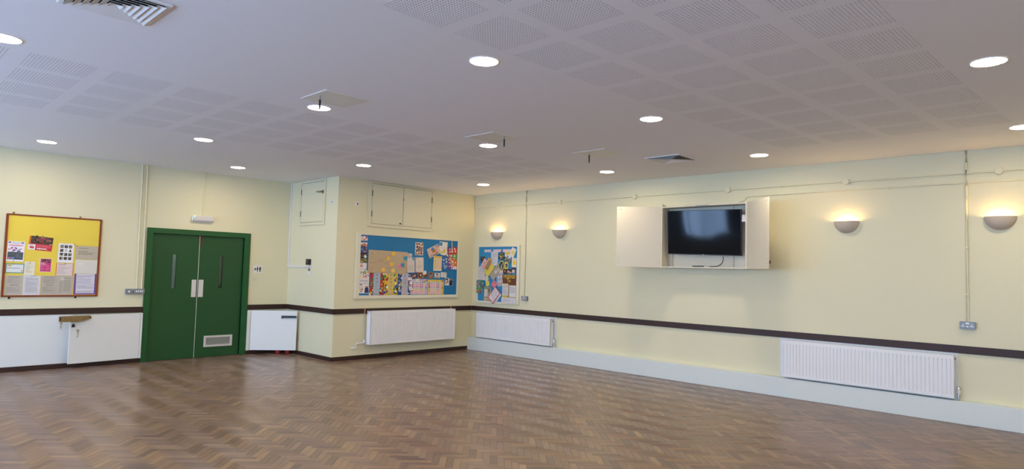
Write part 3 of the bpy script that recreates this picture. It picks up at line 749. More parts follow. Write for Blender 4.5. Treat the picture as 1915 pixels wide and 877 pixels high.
# uplighter wall lamps
def wall_lamp(u, v, label):
    loc, rz = at('R', u, v); t = thing('wall_lamp', label, 'lamp', loc, rz, 'uplighter wall lamps')
    rx, ry, rzz = .145, .125, .145; nu, nv = 24, 12; m = MB(); V = []; F = []
    for sgn, k in ((0, 1.0), (1, .955)):
        for j in range(nv+1):
            t_ = math.pi/2*j/nv
            for i in range(nu+1):
                a = math.pi*i/nu
                V.append((-rx*k*math.cos(a)*math.cos(t_), -ry*k*math.sin(a)*math.cos(t_)-.0006, -rzz*k*math.sin(t_)))
    nn_ = (nv+1)*(nu+1)
    for s_ in (0, 1):
        for j in range(nv):
            for i in range(nu):
                q = (j*(nu+1)+i, j*(nu+1)+i+1, (j+1)*(nu+1)+i+1, (j+1)*(nu+1)+i); q = tuple(a+s_*nn_ for a in q)
                F.append(q if s_ == 0 else q[::-1])
    for i in range(nu): F.append((i, nn_+i, nn_+i+1, i+1))
    m.add(V, F); m.build('bowl', LAMPW, t, smooth=True)
    m = MB(); m.tube([(0, -.001, -.075), (0, -.042, -.075)], .02, 12); m.build('lamp_holder', PLAST, t)
    m = MB(); m.sphere((0, -.038, -.034), (.019, .019, .032), 16, 10); m.build('bulb', BULBM, t, smooth=True)
wall_lamp(-8.595, 2.258, 'lit half bowl wall lamp above the small blue pinboard')
wall_lamp(-7.070, 2.262, 'lit half bowl wall lamp between the pinboard conduit and the television cupboard')
wall_lamp(-2.485, 2.250, 'lit half bowl wall lamp right of the television cupboard')
wall_lamp(-.958, 2.250, 'lit half bowl wall lamp at far right beyond the thick conduit')

# ================================================================== TELEVISION CUPBOARD
loc, rz = at('R', -4.31, 1.637); t = thing('television_cupboard', 'open white wall cupboard with two splayed doors around the television', 'cupboard', loc, rz)
HW, DP, HT, TH = .650, .220, .898, .018
m = MB(); m.box(-HW, HW, -DP, -.012, 0, TH); shelf = m.build('bottom_panel', MDF, t, bevel=.001)
m = MB(); m.box(-HW+TH, HW-TH, -DP, -.012, HT-TH, HT); m.build('top_panel', MDF, t, bevel=.001)
m = MB(); m.prism([(0, 0), (1, 0)], 0, 0) if False else None
m = MB(); m.box(-HW, -HW+TH, -DP, -.012, TH, HT); m.add([(-HW, -DP, HT), (-HW+TH, -DP, HT), (-HW+TH, -.03, HT), (-HW, -.03, HT), (-HW, -DP, HT+.045), (-HW+TH, -DP, HT+.045), (-HW+TH, -.10, HT+.02), (-HW, -.10, HT+.02)],
      [(0, 3, 2, 1), (4, 5, 6, 7), (0, 1, 5, 4), (1, 2, 6, 5), (2, 3, 7, 6), (3, 0, 4, 7)]); m.build('side_panel', MDF, t)
m = MB(); m.box(HW-TH, HW, -DP, -.012, TH, HT); m.build('side_panel', MDF, t, bevel=.001)
m = MB(); m.box(-HW, HW, -.012, -.0005, 0, HT); m.build('back_panel', MDF, t)
for x in (-.585, .36, .60):
    m = MB(); m.box(x, x+.02, -.030, -.012, TH, HT-TH); m.build('batten', MDF, t)
m = MB(); m.box(-.10, .10, -DP-.003, -DP, HT-.014, HT-.004); m.build('door_catch', TVGREY, t)
m = MB(); m.box(-.30, -.18, -.16, -.12, HT, HT+.012); m.build('tape_strip', TAPE, t)
m = MB(); m.box(.52, .622, -.16, -.05, .64, .735); m.build('power_box', PLAST, t, bevel=.004)
for hxx, d2 in ((-HW, Vector((-.840, -.543, 0))), (HW, Vector((.7206, -.6934, 0)))):
    n2 = Vector((-d2.y, d2.x, 0)); n2 = n2 if n2.y > 0 else -n2       # thickness towards the wall
    m = MB(); m.obox((hxx, -DP, 0), d2, .648, n2, .018, (0, 0, 1), HT); dr = m.build('cupboard_door', MDF, t, bevel=.0015)
    p = Vector((hxx, -DP, 0)); q = -n2
    for a, z in ((.585, .855), (.620, .115), (.620, .060), (.02, .08), (.02, .055)):
        m = MB(); c_ = p+d2*a; m.obox(c_+Vector((0, 0, z))+q*.0002, d2, .018 if z > .8 else .006, q, .002, (0, 0, 1), .008); m.build('fixing_hole', HINGE, dr)
    m = MB(); m.obox(p+d2*.004+q*.0002, d2, .010, q, .0015, (0, 0, 1), HT-.0); m.build('piano_hinge', STEEL if False else MDF, dr)
    if hxx > 0:
        m = MB(); c_ = p+d2*.60+n2*.018; m.tube([tuple(c_+Vector((0, 0, .085))), tuple(c_+n2*.03+Vector((0, 0, .085)))], .022, 14); m.build('door_knob', BLACK, dr)

loc, rz = at('R', -4.311, 2.143, .18); t = thing('television', 'large dark flat television tilted down inside the open wall cupboard', 'television', loc, rz)
t.rotation_euler = (0, 0, rz+.019)
tilt = Matrix.Rotation(.094, 4, 'X') @ Matrix.Rotation(.022, 4, 'Y')
def tvobj(mb, name, m, **k):
    mb.v = [tuple(tilt @ Vector(p)) for p in mb.v]; return mb.build(name, m, t, **k)
w2, h2 = .555, .319
m = MB(); m.box(-w2, w2, .002, .035, -h2, h2); m.box(-.36, .36, .035, .065, -h2+.02, h2-.14); tvobj(m, 'casing', BLACK, bevel=.003)
m = MB()
for a in ((-w2, w2, -h2, -h2+.012), (-w2, w2, h2-.007, h2), (-w2, -w2+.007, -h2+.012, h2-.007), (w2-.007, w2, -h2+.012, h2-.007)): m.box(a[0], a[1], -.002, .002, a[2], a[3])
tvobj(m, 'bezel', BLACK)
m = MB(); nx, nz = 24, 12                         # screen glass, very slightly wavy as thin panels are
V = []; F = []
for j in range(nz+1):
    for i in range(nx+1):
        x = -w2+.007+(2*w2-.014)*i/nx; z = -h2+.012+(2*h2-.019)*j/nz
        V.append((x, .0006+.0009*math.sin(x*9+.7*math.sin(z*6))+.0004*math.sin(z*7), z))
for j in range(nz):
    for i in range(nx): q = j*(nx+1)+i; F.append((q, q+1, q+nx+2, q+nx+1))
m.add(V, F); tvobj(m, 'screen', SCREEN, smooth=True)
m = MB(); m.box(-.012, .012, -.0035, -.0015, -h2+.003, -h2+.009); tvobj(m, 'badge', STEEL)
m = MB(); m.box(-.16, -.12, .065, .165, -.12, .12); m.box(.12, .16, .065, .165, -.12, .12); m.box(-.16, .16, .13, .165, -.03, .03); m.build('wall_mount', TVGREY, t)
loc, rz = at('R', -4.311, 1.655); SH = loc
m = MB(); m.box(-.080, .080, -.024, .024, 0, .018); tag(m.build('remote_control', BLACK, None, (SH[0]-.175, 4.385, SH[2]+.0005), rz, bevel=.005), 'slim black remote control lying on the cupboard shelf below the television', 'remote')
m = MB(); P = [(.285, -.145, .152), (.290, -.150, .10), (.280, -.160, .06), (.255, -.172, .03), (.215, -.182, .014), (.17, -.186, .0085)]
m.tube(P, .006, 8); m.obox((.105, -.198, .0005), (1, 0, 0), .07, (0, 1, 0), .02, (0, 0, 1), .012)
tag(m.build('power_cable', BLACK, None, (SH[0], SH[1], SH[2]), rz, smooth=True), 'black cable hanging from the television down to the cupboard shelf', 'cable')

# ================================================================== CEILING FITTINGS
def downlight(x, y, label, group=None):
    t = thing('downlight', label, 'downlight', (x, y, H), 0, group)
    m = MB(); n = 32; V = []; F = []
    pr = [(.108, -.0005), (.107, -.0045), (.101, -.006), (.0985, -.004), (.0985, -.0005)]
    for r_, z in pr:
        for k in range(n): a = 2*math.pi*k/n; V.append((r_*math.cos(a), r_*math.sin(a), z))
    for j in range(len(pr)-1):
        for k in range(n): F.append((j*n+k, j*n+(k+1) % n, (j+1)*n+(k+1) % n, (j+1)*n+k))
    m.add(V, F); m.build('bezel', PLAST, t, smooth=True)
    m = MB(); V = [(.0985*math.cos(2*math.pi*k/n), .0985*math.sin(2*math.pi*k/n), -.003) for k in range(n)]
    m.add(V, [tuple(range(n-1, -1, -1))])
    me = bpy.data.meshes.new('diffuser'); me.from_pydata(m.v, [], m.f); me.materials.append(DOWN)
    o = bpy.data.objects.new('diffuser', me); COL.objects.link(o); o.parent = t
    return t
for x, y, lab in ((.68, 5.443, 'lit ceiling downlight cut by the left edge of the photo'),
                  (3.07, 3.252, 'large lit downlight beside the near corner of the perforated ceiling field'),
                  (5.21, .628, 'lit downlight at the upper right, beyond the near perforated field'),
                  (3.02, 5.425, 'lit downlight in front of the first ceiling hatch with a black cord'),
                  (5.24, 3.222, 'lit downlight near the middle of the ceiling beside the near perforated field'),
                  (1.736, 9.832, 'lit downlight near the wall above the yellow notice board'),
                  (2.942, 7.968, 'lit downlight beyond the far perforated field, up from the green door'),
                  (4.146, 9.807, 'lit downlight close to the wall right of the green door'),
                  (5.178, 7.96, 'lit downlight in front of the pier with the cream hatches'),
                  (5.227, 5.422, 'lit downlight in front of the second ceiling hatch with a black cord'),
                  (7.61, 5.402, 'lit downlight between the third ceiling hatch and the right wall'),
                  (7.585, 3.162, 'lit downlight above and right of the television cupboard'),
                  (7.58, 7.954, 'farthest lit downlight, near the corner of pier and right wall'),
                  (7.578, .66, 'lit downlight cut by the right edge of the photo')):
    downlight(x, y, lab)
for x, y in ((.69, .65), (3.05, .65), (.69, 3.2), (.69, 7.96), (-1.65, .65), (-1.65, 3.2), (-1.65, 5.43), (-1.65, 7.96), (-1.65, 9.83), (-1.65, -1.85), (.69, -1.85), (3.05, -1.85), (5.22, -1.85), (7.58, -1.85)):
    downlight(x, y, 'lit round ceiling downlight beyond the edges of the photo', 'downlights out of view')
def ceiling_hatch(x0, x1, y0, y1, cx, cy, label, ln=.125):
    t = thing('ceiling_hatch', label, 'hatch', ((x0+x1)/2, (y0+y1)/2, H)); hx_, hy_ = (x1-x0)/2, (y1-y0)/2
    m = MB(); m.box(-hx_, hx_, -hy_, -hy_+.018, -.0045, -.0003); m.box(-hx_, hx_, hy_-.018, hy_, -.0045, -.0003); m.box(-hx_, -hx_+.018, -hy_+.018, hy_-.018, -.0045, -.0003); m.box(hx_-.018, hx_, -hy_+.018, hy_-.018, -.0045, -.0003)
    m.build('frame', PLAST, t)
    m = MB(); m.box(-hx_+.022, hx_-.022, -hy_+.022, hy_-.022, -.0045, -.0015); m.build('hatch_panel', CREAMC, t)
    m = MB(); m.box(-hx_+.018, hx_-.018, -hy_+.018, hy_-.018, -.0012, -.0003); m.build('shadow_gap', DARK, t)
    px, py = cx-(x0+x1)/2, cy-(y0+y1)/2
    m = MB(); m.tube([(px, py, -.0045), (px, py, -.04)], .0045, 8); m.build('cord_stem', TVGREY, t)
    m = MB(); m.tube([(px, py, -.04), (px, py, -ln*.8), (px, py, -ln)], [.009, .009, .006], 10); m.build('cord_end', BLACK, t, smooth=True)
CREAMC = mat('cream hatch paint', (.74, .73, .66), .5)
ceiling_hatch(2.735, 3.195, 4.810, 5.245, 2.80, 5.02, 'square ceiling hatch with a black cord, the leftmost one')
ceiling_hatch(4.727, 5.190, 4.828, 5.280, 4.950, 4.885, 'square ceiling hatch with a black cord, the middle one')
ceiling_hatch(6.165, 6.625, 4.418, 4.895, 6.245, 4.70, 'square ceiling hatch with a black cord, beside the small diffuser', .135)
def diffuser(cx, cy, hs, label):
    t = thing('air_diffuser', label, 'vent', (cx, cy, H))
    m = MB(); b_ = .026
    for a in ((-hs, hs, -hs, -hs+b_), (-hs, hs, hs-b_, hs), (-hs, -hs+b_, -hs+b_, hs-b_), (hs-b_, hs, -hs+b_, hs-b_)): m.box(a[0], a[1], a[2], a[3], -.012, -.0004)
    m.build('frame', PLAST, t, bevel=.002)
    m = MB(); m.box(-hs+.02, hs-.02, -hs+.02, hs-.02, -.003, -.0005); m.build('dark_back', DARK, t)
    q = hs-b_; step = q/6.0
    for s_ in range(4):
        rot = Matrix.Rotation(math.pi/2*s_, 3, 'Z')
        for k in range(6):
            o1 = q-k*step; i1 = max(o1-step*1.02, .004)
            z0, z1 = -.020, -.004
            # a blade: outer edge high, inner edge low
            V = [(-o1, -o1, z0), (o1, -o1, z0), (i1, -i1, z1), (-i1, -i1, z1)]
            V += [(x, y, z+.0015) for x, y, z in V]
            m = MB(); m.add([tuple(rot @ Vector(p)) for p in V], [(0, 1, 2, 3), (7, 6, 5, 4), (0, 4, 5, 1), (1, 5, 6, 2), (2, 6, 7, 3), (3, 7, 4, 0)])
            m.build('louvre_blade', PLAST, t)
diffuser(1.012, 4.176, .235, 'large white square louvred air diffuser at the top left of the ceiling')
diffuser(7.195, 4.125, .240, 'small looking white square air diffuser beyond the third ceiling hatch')

# ================================================================== NOTICE BOARDS
def board(name, label, wall, o, i, frame_m, back_m, depth, plates=(), bev=.006):
    u0, u1, v0, v1 = o; loc, rz = at(wall, (u0+u1)/2, v0); t = thing(name, label, 'notice board', loc, rz); c = (u0+u1)/2
    g = grid_holes([u0-c, u1-c, i[0]-c, i[1]-c], [0, v1-v0, i[2]-v0, i[3]-v0], [(i[0]-c, i[1]-c, i[2]-v0, i[3]-v0)], lambda u, v, d: (u, -depth+d, v), depth-.0005)
    g.build('frame', frame_m, t, bevel=bev)
    m = MB(); m.box(i[0]-c, i[1]-c, -.012, -.0005, i[2]-v0, i[3]-v0); m.build('backing', back_m, t)
    for pu, top in plates:
        z = v1-v0 if top else 0; s_ = 1 if top else -1
        m = MB(); m.box(pu-c-.012, pu-c+.012, -.006, -.002, z-.004 if top else z-.026, z+.026 if top else z+.004); m.tube([(pu-c, -.006, z+s_*.016), (pu-c, -.009, z+s_*.016)], .006, 8); m.build('mirror_plate', BRASS if top else BLACK, t)
    return t
board('notice_board', 'large yellow notice board with reddish brown wood frame on the left wall', 'L', (1.520, 2.631, 1.000, 2.117), (1.547, 2.608, 1.021, 2.098), WOODF, YBOARD, .024, [(1.598, 1), (2.362, 1), (1.612, 0), (2.364, 0)], .004)
board('notice_board', 'large blue notice board with white frame on the pier front', 'P', (5.928, 8.214, .996, 2.100), (6.012, 8.172, 1.054, 2.069), TRIMW, BBOARD, .030)
board('notice_board', 'smaller blue pinboard with white frame on the right wall near the corner', 'R', (-9.106, -7.988, .908, 2.016), (-9.075, -8.056, .945, 1.977), TRIMW, BBOARD2, .030)

def textmesh(s, h):
    cu = bpy.data.curves.new('t', 'FONT'); cu.body = s; cu.size = 1; cu.resolution_u = 2
    o = bpy.data.objects.new('t', cu); COL.objects.link(o)
    me = bpy.data.meshes.new_from_object(o)
    V = [(v.co.x, v.co.y) for v in me.vertices]; F = [tuple(p.vertices) for p in me.polygons]
    bpy.data.objects.remove(o); bpy.data.curves.remove(cu); bpy.data.meshes.remove(me)
    xs = [x for x, _ in V]; ys = [y for _, y in V]
    return [((x-min(xs))/(max(xs)-min(xs)), (y-min(ys))/(max(ys)-min(ys))) for x, y in V], F
prng = random.Random(11)
INNER = {'L': (1.547, 2.608, 1.021, 2.098, .024), 'P': (6.012, 8.172, 1.054, 2.069, .030), 'R': (-9.075, -8.056, .945, 1.977, .030)}
def paper(label, wall, u, v, w_, h, rot=0, col='#ffffff', prints=(), layer=0, skew=None, lift=0, m=None, name='paper', cat='paper', group=None, outline=None):
    """one sheet; prints are flat ink shapes in sheet coordinates (0..1 from the lower left)"""
    d = .0128+layer*.0022
    I = INNER[wall]; ca, sa = abs(math.cos(R(rot))), abs(math.sin(R(rot))); eu = (w_*ca+h*sa)/2+.002; ev = (w_*sa+h*ca)/2+.002
    over = [I[0]-(u-eu), (u+eu)-I[1], I[2]-(v-ev), (v+ev)-I[3]]
    if max(over) > 0:
        if max(over) < .022: u += max(over[0], 0)-max(over[1], 0); v += max(over[2], 0)-max(over[3], 0)
        else: d = I[4]+.0012+layer*.0008                # the sheet laps over the frame
    loc, rz = at(wall, u, v, d)
    mb = MB(); sk = R(skew) if skew is not None else None; rr = R(rot)
    ex = Vector((math.cos(rr), 0, math.sin(rr)))*w_; ez = Vector((-math.sin(rr if sk is None else sk), 0, math.cos(rr if sk is None else sk)))*h
    lev = [0]
    def P(x, y, dep=0): q = ex*(x-.5)+ez*(y-.5); return (q.x, -dep-lift*(1-y), q.z)
    def C(c): return lin(c) if isinstance(c, str) else c
    th = .0007
    ol = outline or [(0, 0), (1, 0), (1, 1), (0, 1)]; n = len(ol)
    mb.add([P(x, y, th) for x, y in ol]+[P(x, y, 0) for x, y in ol], [tuple(range(n)), tuple(range(2*n-1, n-1, -1))]+[(i+n, (i+1) % n+n, (i+1) % n, i) for i in range(n)], C(col))
    def poly(pts, c, dl=.00003): lev[0] += dl; mb.add([P(x, y, th+.00012+lev[0]) for x, y in pts], [tuple(range(len(pts)))], C(c))
    def run(prs, ox=0, oy=0, sx=1, sy=1):
        for p in prs:
            k = p[0]
            if k == 'r': poly([(ox+sx*a, oy+sy*b) for a, b in ((p[1], p[2]), (p[3], p[2]), (p[3], p[4]), (p[1], p[4]))], p[5])
            elif k == 'e':
                nn = 14; poly([(ox+sx*(p[1]+p[3]*math.cos(2*math.pi*i/nn)), oy+sy*(p[2]+p[4]*math.sin(2*math.pi*i/nn))) for i in range(nn)], p[5])
            elif k == 'p': poly([(ox+sx*a, oy+sy*b) for a, b in p[1]], p[2])
            elif k == 'l':                         # lines of small writing: x0,y0,x1,y1,n,colour
                x0, y0, x1, y1, nl, c = p[1:7]; gap = (y1-y0)/nl; lev[0] += .00004
                for i in range(nl):
                    y = y1-(i+.5)*gap; x = x0
                    end = x1 if prng.random() < .7 else x0+(x1-x0)*prng.uniform(.35, .9)
                    while x < end:
                        l = prng.uniform(.05, .16)*(x1-x0); e = min(x+l, end)
                        poly([(x, y-gap*.2), (e, y-gap*.2), (e, y+gap*.2), (x, y+gap*.2)], c, 0); x = e+.018*(x1-x0)
            elif k == 't':                         # text: string, x0, y0, x1, y1, colour
                V, F = textmesh(p[1], 1); lev[0] += .00005
                mb.add([P(p[2]+a*(p[4]-p[2]), p[3]+b*(p[5]-p[3]), th+.00012+lev[0]) for a, b in V], F, C(p[6]))
            elif k == 'blobs':                     # scattered printed marks: x0,y0,x1,y1,n,size,colours
                x0, y0, x1, y1, nb, sz, cs = p[1:8]
                for i in range(nb):
                    a, b = prng.uniform(x0, x1), prng.uniform(y0, y1); s_ = sz*prng.uniform(.6, 1.3); nn = prng.choice((4, 5, 7, 9)); ph = prng.random()*6
                    poly([(a+s_*math.cos(ph+2*math.pi*i_/nn), b+s_*w_/h*math.sin(ph+2*math.pi*i_/nn)) for i_ in range(nn)], prng.choice(cs), .000012)
    run(prints)
    o = mb.build(name, m or PAPER, None, loc, rz, colors=True)
    return tag(o, label, cat, group)
def pin(wall, u, v, layer, c, label):
    loc, rz = at(wall, u, v, .0128+layer*.0022+.0009); mb = MB(); mb.tube([(0, 0, 0), (0, -.004, 0), (0, -.006, 0)], [.006, .006, .004], 10)
    tag(mb.build('drawing_pin', c, None, loc, rz), label, 'pin', 'drawing pins on the yellow notice board')
GT = '#8d8a85'
YB_ = 'on the yellow board'
# ---- yellow board
photo_cells = []
for r_, row in enumerate((3, 3, 3, 3)):
    for c_ in range(3):
        x = .12+.27*c_; y = .77-.205*r_
        if r_ == 1 and c_ == 1: photo_cells += [('e', x+.10, y+.10, .035, .03, '#222222'), ('l', x+.03, y+.0, x+.18, y+.08, 3, '#444444')]; continue
        if r_ == 1 and c_ == 2: photo_cells += [('p', [(x+.02, y), (x+.20, y), (x+.15, y+.09), (x+.07, y+.09)], '#1d1b1b'), ('e', x+.11, y+.10, .04, .035, '#2b2727')]; continue
        photo_cells += [('r', x, y, x+.21, y+.14, '#23211f'), ('blobs', x+.04, y+.03, x+.17, y+.11, 5, .03, ['#c9b9a6', '#5d5148', '#8c7768', '#d8d3cc', '#3a342f']), ('r', x+.02, y-.025, x+.19, y-.013, '#9a9894')]
paper('white event poster with dark panel and pink heading, upper left '+YB_, 'L', 1.632, 1.611, .188, .272, -1.5, '#efedf0',
      [('t', 'BEYOND', .26, .915, .76, .955, '#2e3140'), ('t', 'THE DAY', .30, .865, .70, .90, '#2e3140'), ('e', .12, .94, .08, .04, '#4b6ea8'), ('e', .86, .93, .09, .045, '#6e83b0'), ('e', .16, .95, .03, .02, '#c23a52'), ('r', .10, .775, .90, .83, '#e58ba6'), ('l', .28, .71, .72, .76, 2, '#b9a9c0'),
       ('blobs', .25, .46, .75, .68, 26, .05, ['#d6618c', '#41508f', '#e9b3c6', '#8f6db0', '#2c3a6e', '#e6e0ea']), ('r', .06, .58, .18, .62, '#c9274f'), ('p', [(.74, .66), (.88, .59), (.90, .61), (.76, .68)], '#9b96a0'),
       ('r', .05, .10, .95, .47, '#3c4853'), ('l', .52, .17, .92, .42, 6, '#77838d'), ('l', .08, .28, .5, .44, 4, '#5f6b76'), ('r', .07, .11, .24, .22, '#b85d7d'), ('r', .26, .11, .46, .22, '#3d7fae'), ('blobs', .08, .12, .45, .21, 10, .025, ['#e8c7d2', '#1d5d92', '#8ec1e0'])], m=LAMI, lift=.004)
paper('red landscape leaflet with dark photograph, highest sheet '+YB_, 'L', 1.917, 1.730, .272, .190, -4.6, '#c9203a',
      [('r', 0, .46, 1, 1, '#4a332e'), ('blobs', .12, .52, .95, .97, 30, .06, ['#6d4a40', '#33241f', '#7d2f4c', '#8f6455', '#2a2a38', '#4f4a35']), ('r', 0, .46, .07, 1, '#e57f1c'), ('e', .50, .74, .09, .16, '#b52a4c'), ('e', .50, .72, .06, .10, '#5a4a3f'), ('r', .0, 0, .30, .40, '#e9e4e2'), ('p', [(.06, .12), (.24, .10), (.25, .24), (.08, .26)], '#d2283c'), ('l', .03, .29, .28, .38, 1, '#777777'),
       ('l', .34, .20, .92, .42, 4, '#e58592'), ('r', .36, .09, .78, .16, '#f2e9e9'), ('l', .80, .03, .97, .08, 1, '#e9b6bd'), ('r', .86, .475, .99, .50, '#e9e4e2')], m=LAMI)
paper('white landscape card with green border '+YB_, 'L', 1.642, 1.383, .203, .130, -.6, '#3d8f72',
      [('r', .05, .08, .95, .92, '#dfe3e4'), ('blobs', .10, .72, .30, .88, 9, .035, ['#d8a91f', '#e6c04a', '#b98a18']), ('l', .08, .46, .80, .58, 1, '#6f747a'), ('blobs', .80, .16, .92, .28, 6, .03, ['#d8a91f', '#e0b84a']), ('e', .85, .38, .02, .03, '#9a5a4a')], m=LAMI)
paper('narrow cream sheet beside the green bordered card '+YB_, 'L', 1.810, 1.383, .117, .192, -.4, '#e6e2cc',
      [('r', .10, .14, .90, .145, '#a9b39a'), ('l', .2, .80, .85, .88, 2, '#a08f86'), ('l', .15, .62, .88, .72, 2, '#8b9a8a'), ('l', .18, .50, .6, .56, 1, '#6d7470'), ('l', .18, .34, .8, .44, 2, '#7f9c93'), ('r', .18, .25, .74, .29, '#d9a65a')], layer=1)
paper('small bright pink leaflet with white border '+YB_, 'L', 1.989, 1.434, .132, .186, -.6, '#e8d2d8',
      [('r', .05, .03, .96, .97, '#cf2f78'), ('r', .05, .66, .96, .97, '#8b3350'), ('blobs', .1, .68, .9, .94, 16, .07, ['#a84a63', '#6d2740', '#b8606f', '#4f2234']), ('l', .10, .52, .62, .72, 3, '#f4dfe6'), ('l', .10, .36, .46, .48, 4, '#e58fb4'), ('l', .55, .36, .92, .48, 4, '#e58fb4'), ('l', .10, .12, .46, .30, 5, '#e58fb4'), ('l', .55, .12, .92, .30, 5, '#e58fb4')], m=LAMI)
paper('white sheet of small dark portrait photographs in rows '+YB_, 'L', 2.213, 1.610, .186, .270, -1.0, '#eceaec', [('l', .2, .94, .8, .97, 1, '#8a8a8a')]+photo_cells, m=LAMI, layer=2)
paper('pale handwritten sheet on orange card '+YB_, 'L', 2.213, 1.379, .208, .169, -.6, '#e8862a',
      [('r', .05, 0, .95, 1, '#dccfcb'), ('l', .12, .84, .5, .97, 1, '#b46a5e'), ('l', .12, .12, .88, .78, 7, '#b9a29f'), ('blobs', .7, .3, .9, .5, 2, .02, ['#8a4a40'])], layer=1)
paper('grey beige typed notice, top right '+YB_, 'L', 2.468, 1.625, .275, .190, -.5, '#bdb3a0',
      [('t', '30 February 2023', .12, .80, .56, .86, '#57504a') if False else ('l', .12, .79, .56, .86, 1, '#57504a'), ('l', .12, .55, .72, .62, 1, '#3a3530'), ('l', .12, .45, .86, .51, 1, '#5a534b'), ('l', .12, .35, .76, .42, 1, '#3a3530')], m=LAMI, layer=1)
paper('plain white sheet above the purple bordered notice '+YB_, 'L', 2.479, 1.425, .272, .197, -.9, '#d9d6cd', [('l', .15, .5, .4, .8, 2, '#e6e3dc'), ('l', .5, .62, .85, .68, 1, '#cfccc3')], m=LAMI, layer=1)
paper('white typed notice with purple border, bottom right '+YB_, 'L', 2.477, 1.175, .272, .296, 0, '#6a4796',
      [('r', .09, .06, .92, 1, '#d6d3dd'), ('l', .13, .80, .90, .94, 4, '#8b8fae'), ('l', .13, .50, .80, .78, 5, '#9a9dba'), ('l', .13, .28, .88, .46, 4, '#8b8fae'), ('l', .12, .10, .90, .17, 2, '#5d5d74')], m=LAMI)
for u, lab, col, ly in ((1.650, 'leftmost of the four typed pages along the bottom', '#bdb5a8', 0), (1.846, 'second and whitest of the four typed pages along the bottom', '#d7d5d8', 1), (2.042, 'third grey typed page along the bottom', '#b9b0a2', 0), (2.226, 'rightmost of the four typed pages along the bottom', '#bbb3a6', 1)):
    pr = [('l', .18, .88, .85, .96, 2, '#77716b'), ('l', .15, .62, .85, .84, 6, '#8d8780'), ('l', .3, .46, .8, .58, 3, '#857f78'), ('l', .12, .14, .85, .42, 8, '#918b84')]
    if u == 1.846: pr = [('r', .4, .955, .75, .985, '#9fb8a2'), ('l', .14, .12, .86, .90, 26, '#8f9098')]
    if u > 2.2: pr = [('l', .38, .84, .9, .92, 2, '#7f7a72'), ('l', .16, .12, .36, .72, 13, '#8f8a82'), ('l', .42, .16, .88, .78, 15, '#8a857d'), ('blobs', .15, .8, .4, .95, 5, .07, ['#cdc8be', '#c6c0b5'])]
    paper(lab+' of the yellow notice board', 'L', u, 1.154, .192 if u < 2 else .186, .266, 0, col, pr, m=LAMI, layer=ly)
for u, v, c, lab in ((1.628, 1.487, BLACK, 'dark pin under the event poster'), (1.632, 1.440, RED, 'red pin in the green bordered card'), (1.811, 1.468, RED, 'red pin in the narrow cream sheet'), (2.311, 1.740, BLACK, 'dark pin at the corner of the portrait photo sheet'), (2.339, 1.713, RED, 'red pin in the grey beige notice'), (2.215, 1.458, BLACK, 'dark pin in the sheet on orange card'), (1.93, 1.816, PLAST, 'white pin at the top of the red leaflet'), (1.905, 1.650, PLAST, 'white pin at the foot of the red leaflet')):
    pin('L', u, v, 3, c, lab+' '+YB_)
# ---- large blue board
BB = 'on the large blue board'
MIX = ['#c23a3a', '#e8e2da', '#d99a3c', '#3a5fa0', '#6a4a3a', '#e0c8b0', '#1f3f73', '#f2efe9']
paper('red and white picture leaflet, topmost at left '+BB, 'P', 6.078, 2.004, .134, .112, 1, '#dcd5d3', [('r', 0, .82, 1, 1, '#5b6fb0'), ('r', 0, 0, 1, .22, '#3d63a4'), ('blobs', .05, .25, .95, .8, 14, .10, ['#c9312f', '#efe9e3', '#e2c1a0', '#b5423c'])])
paper('blue leaflet of group photos, second at left '+BB, 'P', 6.078, 1.858, .134, .165, 1, '#2f4f92', [('r', 0, .86, 1, 1, '#e5e1de'), ('r', 0, .58, 1, .88, '#b9493c'), ('blobs', .05, .55, .95, .85, 16, .09, MIX), ('blobs', .5, .05, .95, .5, 10, .09, ['#c99a6a', '#20376b', '#7a4a3a', '#e0cbb0']), ('l', .1, .2, .45, .4, 2, '#9fb4dd')])
paper('dark leaflet with white round picture, third at left '+BB, 'P', 6.082, 1.723, .134, .097, 1, '#3a2a35', [('e', .74, .32, .2, .28, '#e6e0dc'), ('blobs', .5, .5, .95, .95, 8, .08, ['#d8d0c8', '#6b5a57', '#1d1a24']), ('l', .1, .3, .4, .5, 2, '#a59aa2')])
paper('green photograph with red figures, fourth at left '+BB, 'P', 6.080, 1.636, .134, .068, -1, '#5d7f3c', [('blobs', .1, .1, .9, .8, 14, .09, ['#c4442f', '#d68a4a', '#e8dccd', '#3b4f28', '#2b3350'])])
paper('white flyer with red emblem, fifth at left '+BB, 'P', 6.074, 1.536, .134, .122, -2, '#e4dfda', [('p', [(.08, .45), (.38, .5), (.36, .95), (.14, .9)], '#cc2f3c'), ('e', .24, .75, .1, .12, '#e4dfda'), ('l', .3, .2, .85, .34, 2, '#a7a2a0'), ('r', .68, .05, .95, .14, '#3b4f93')])
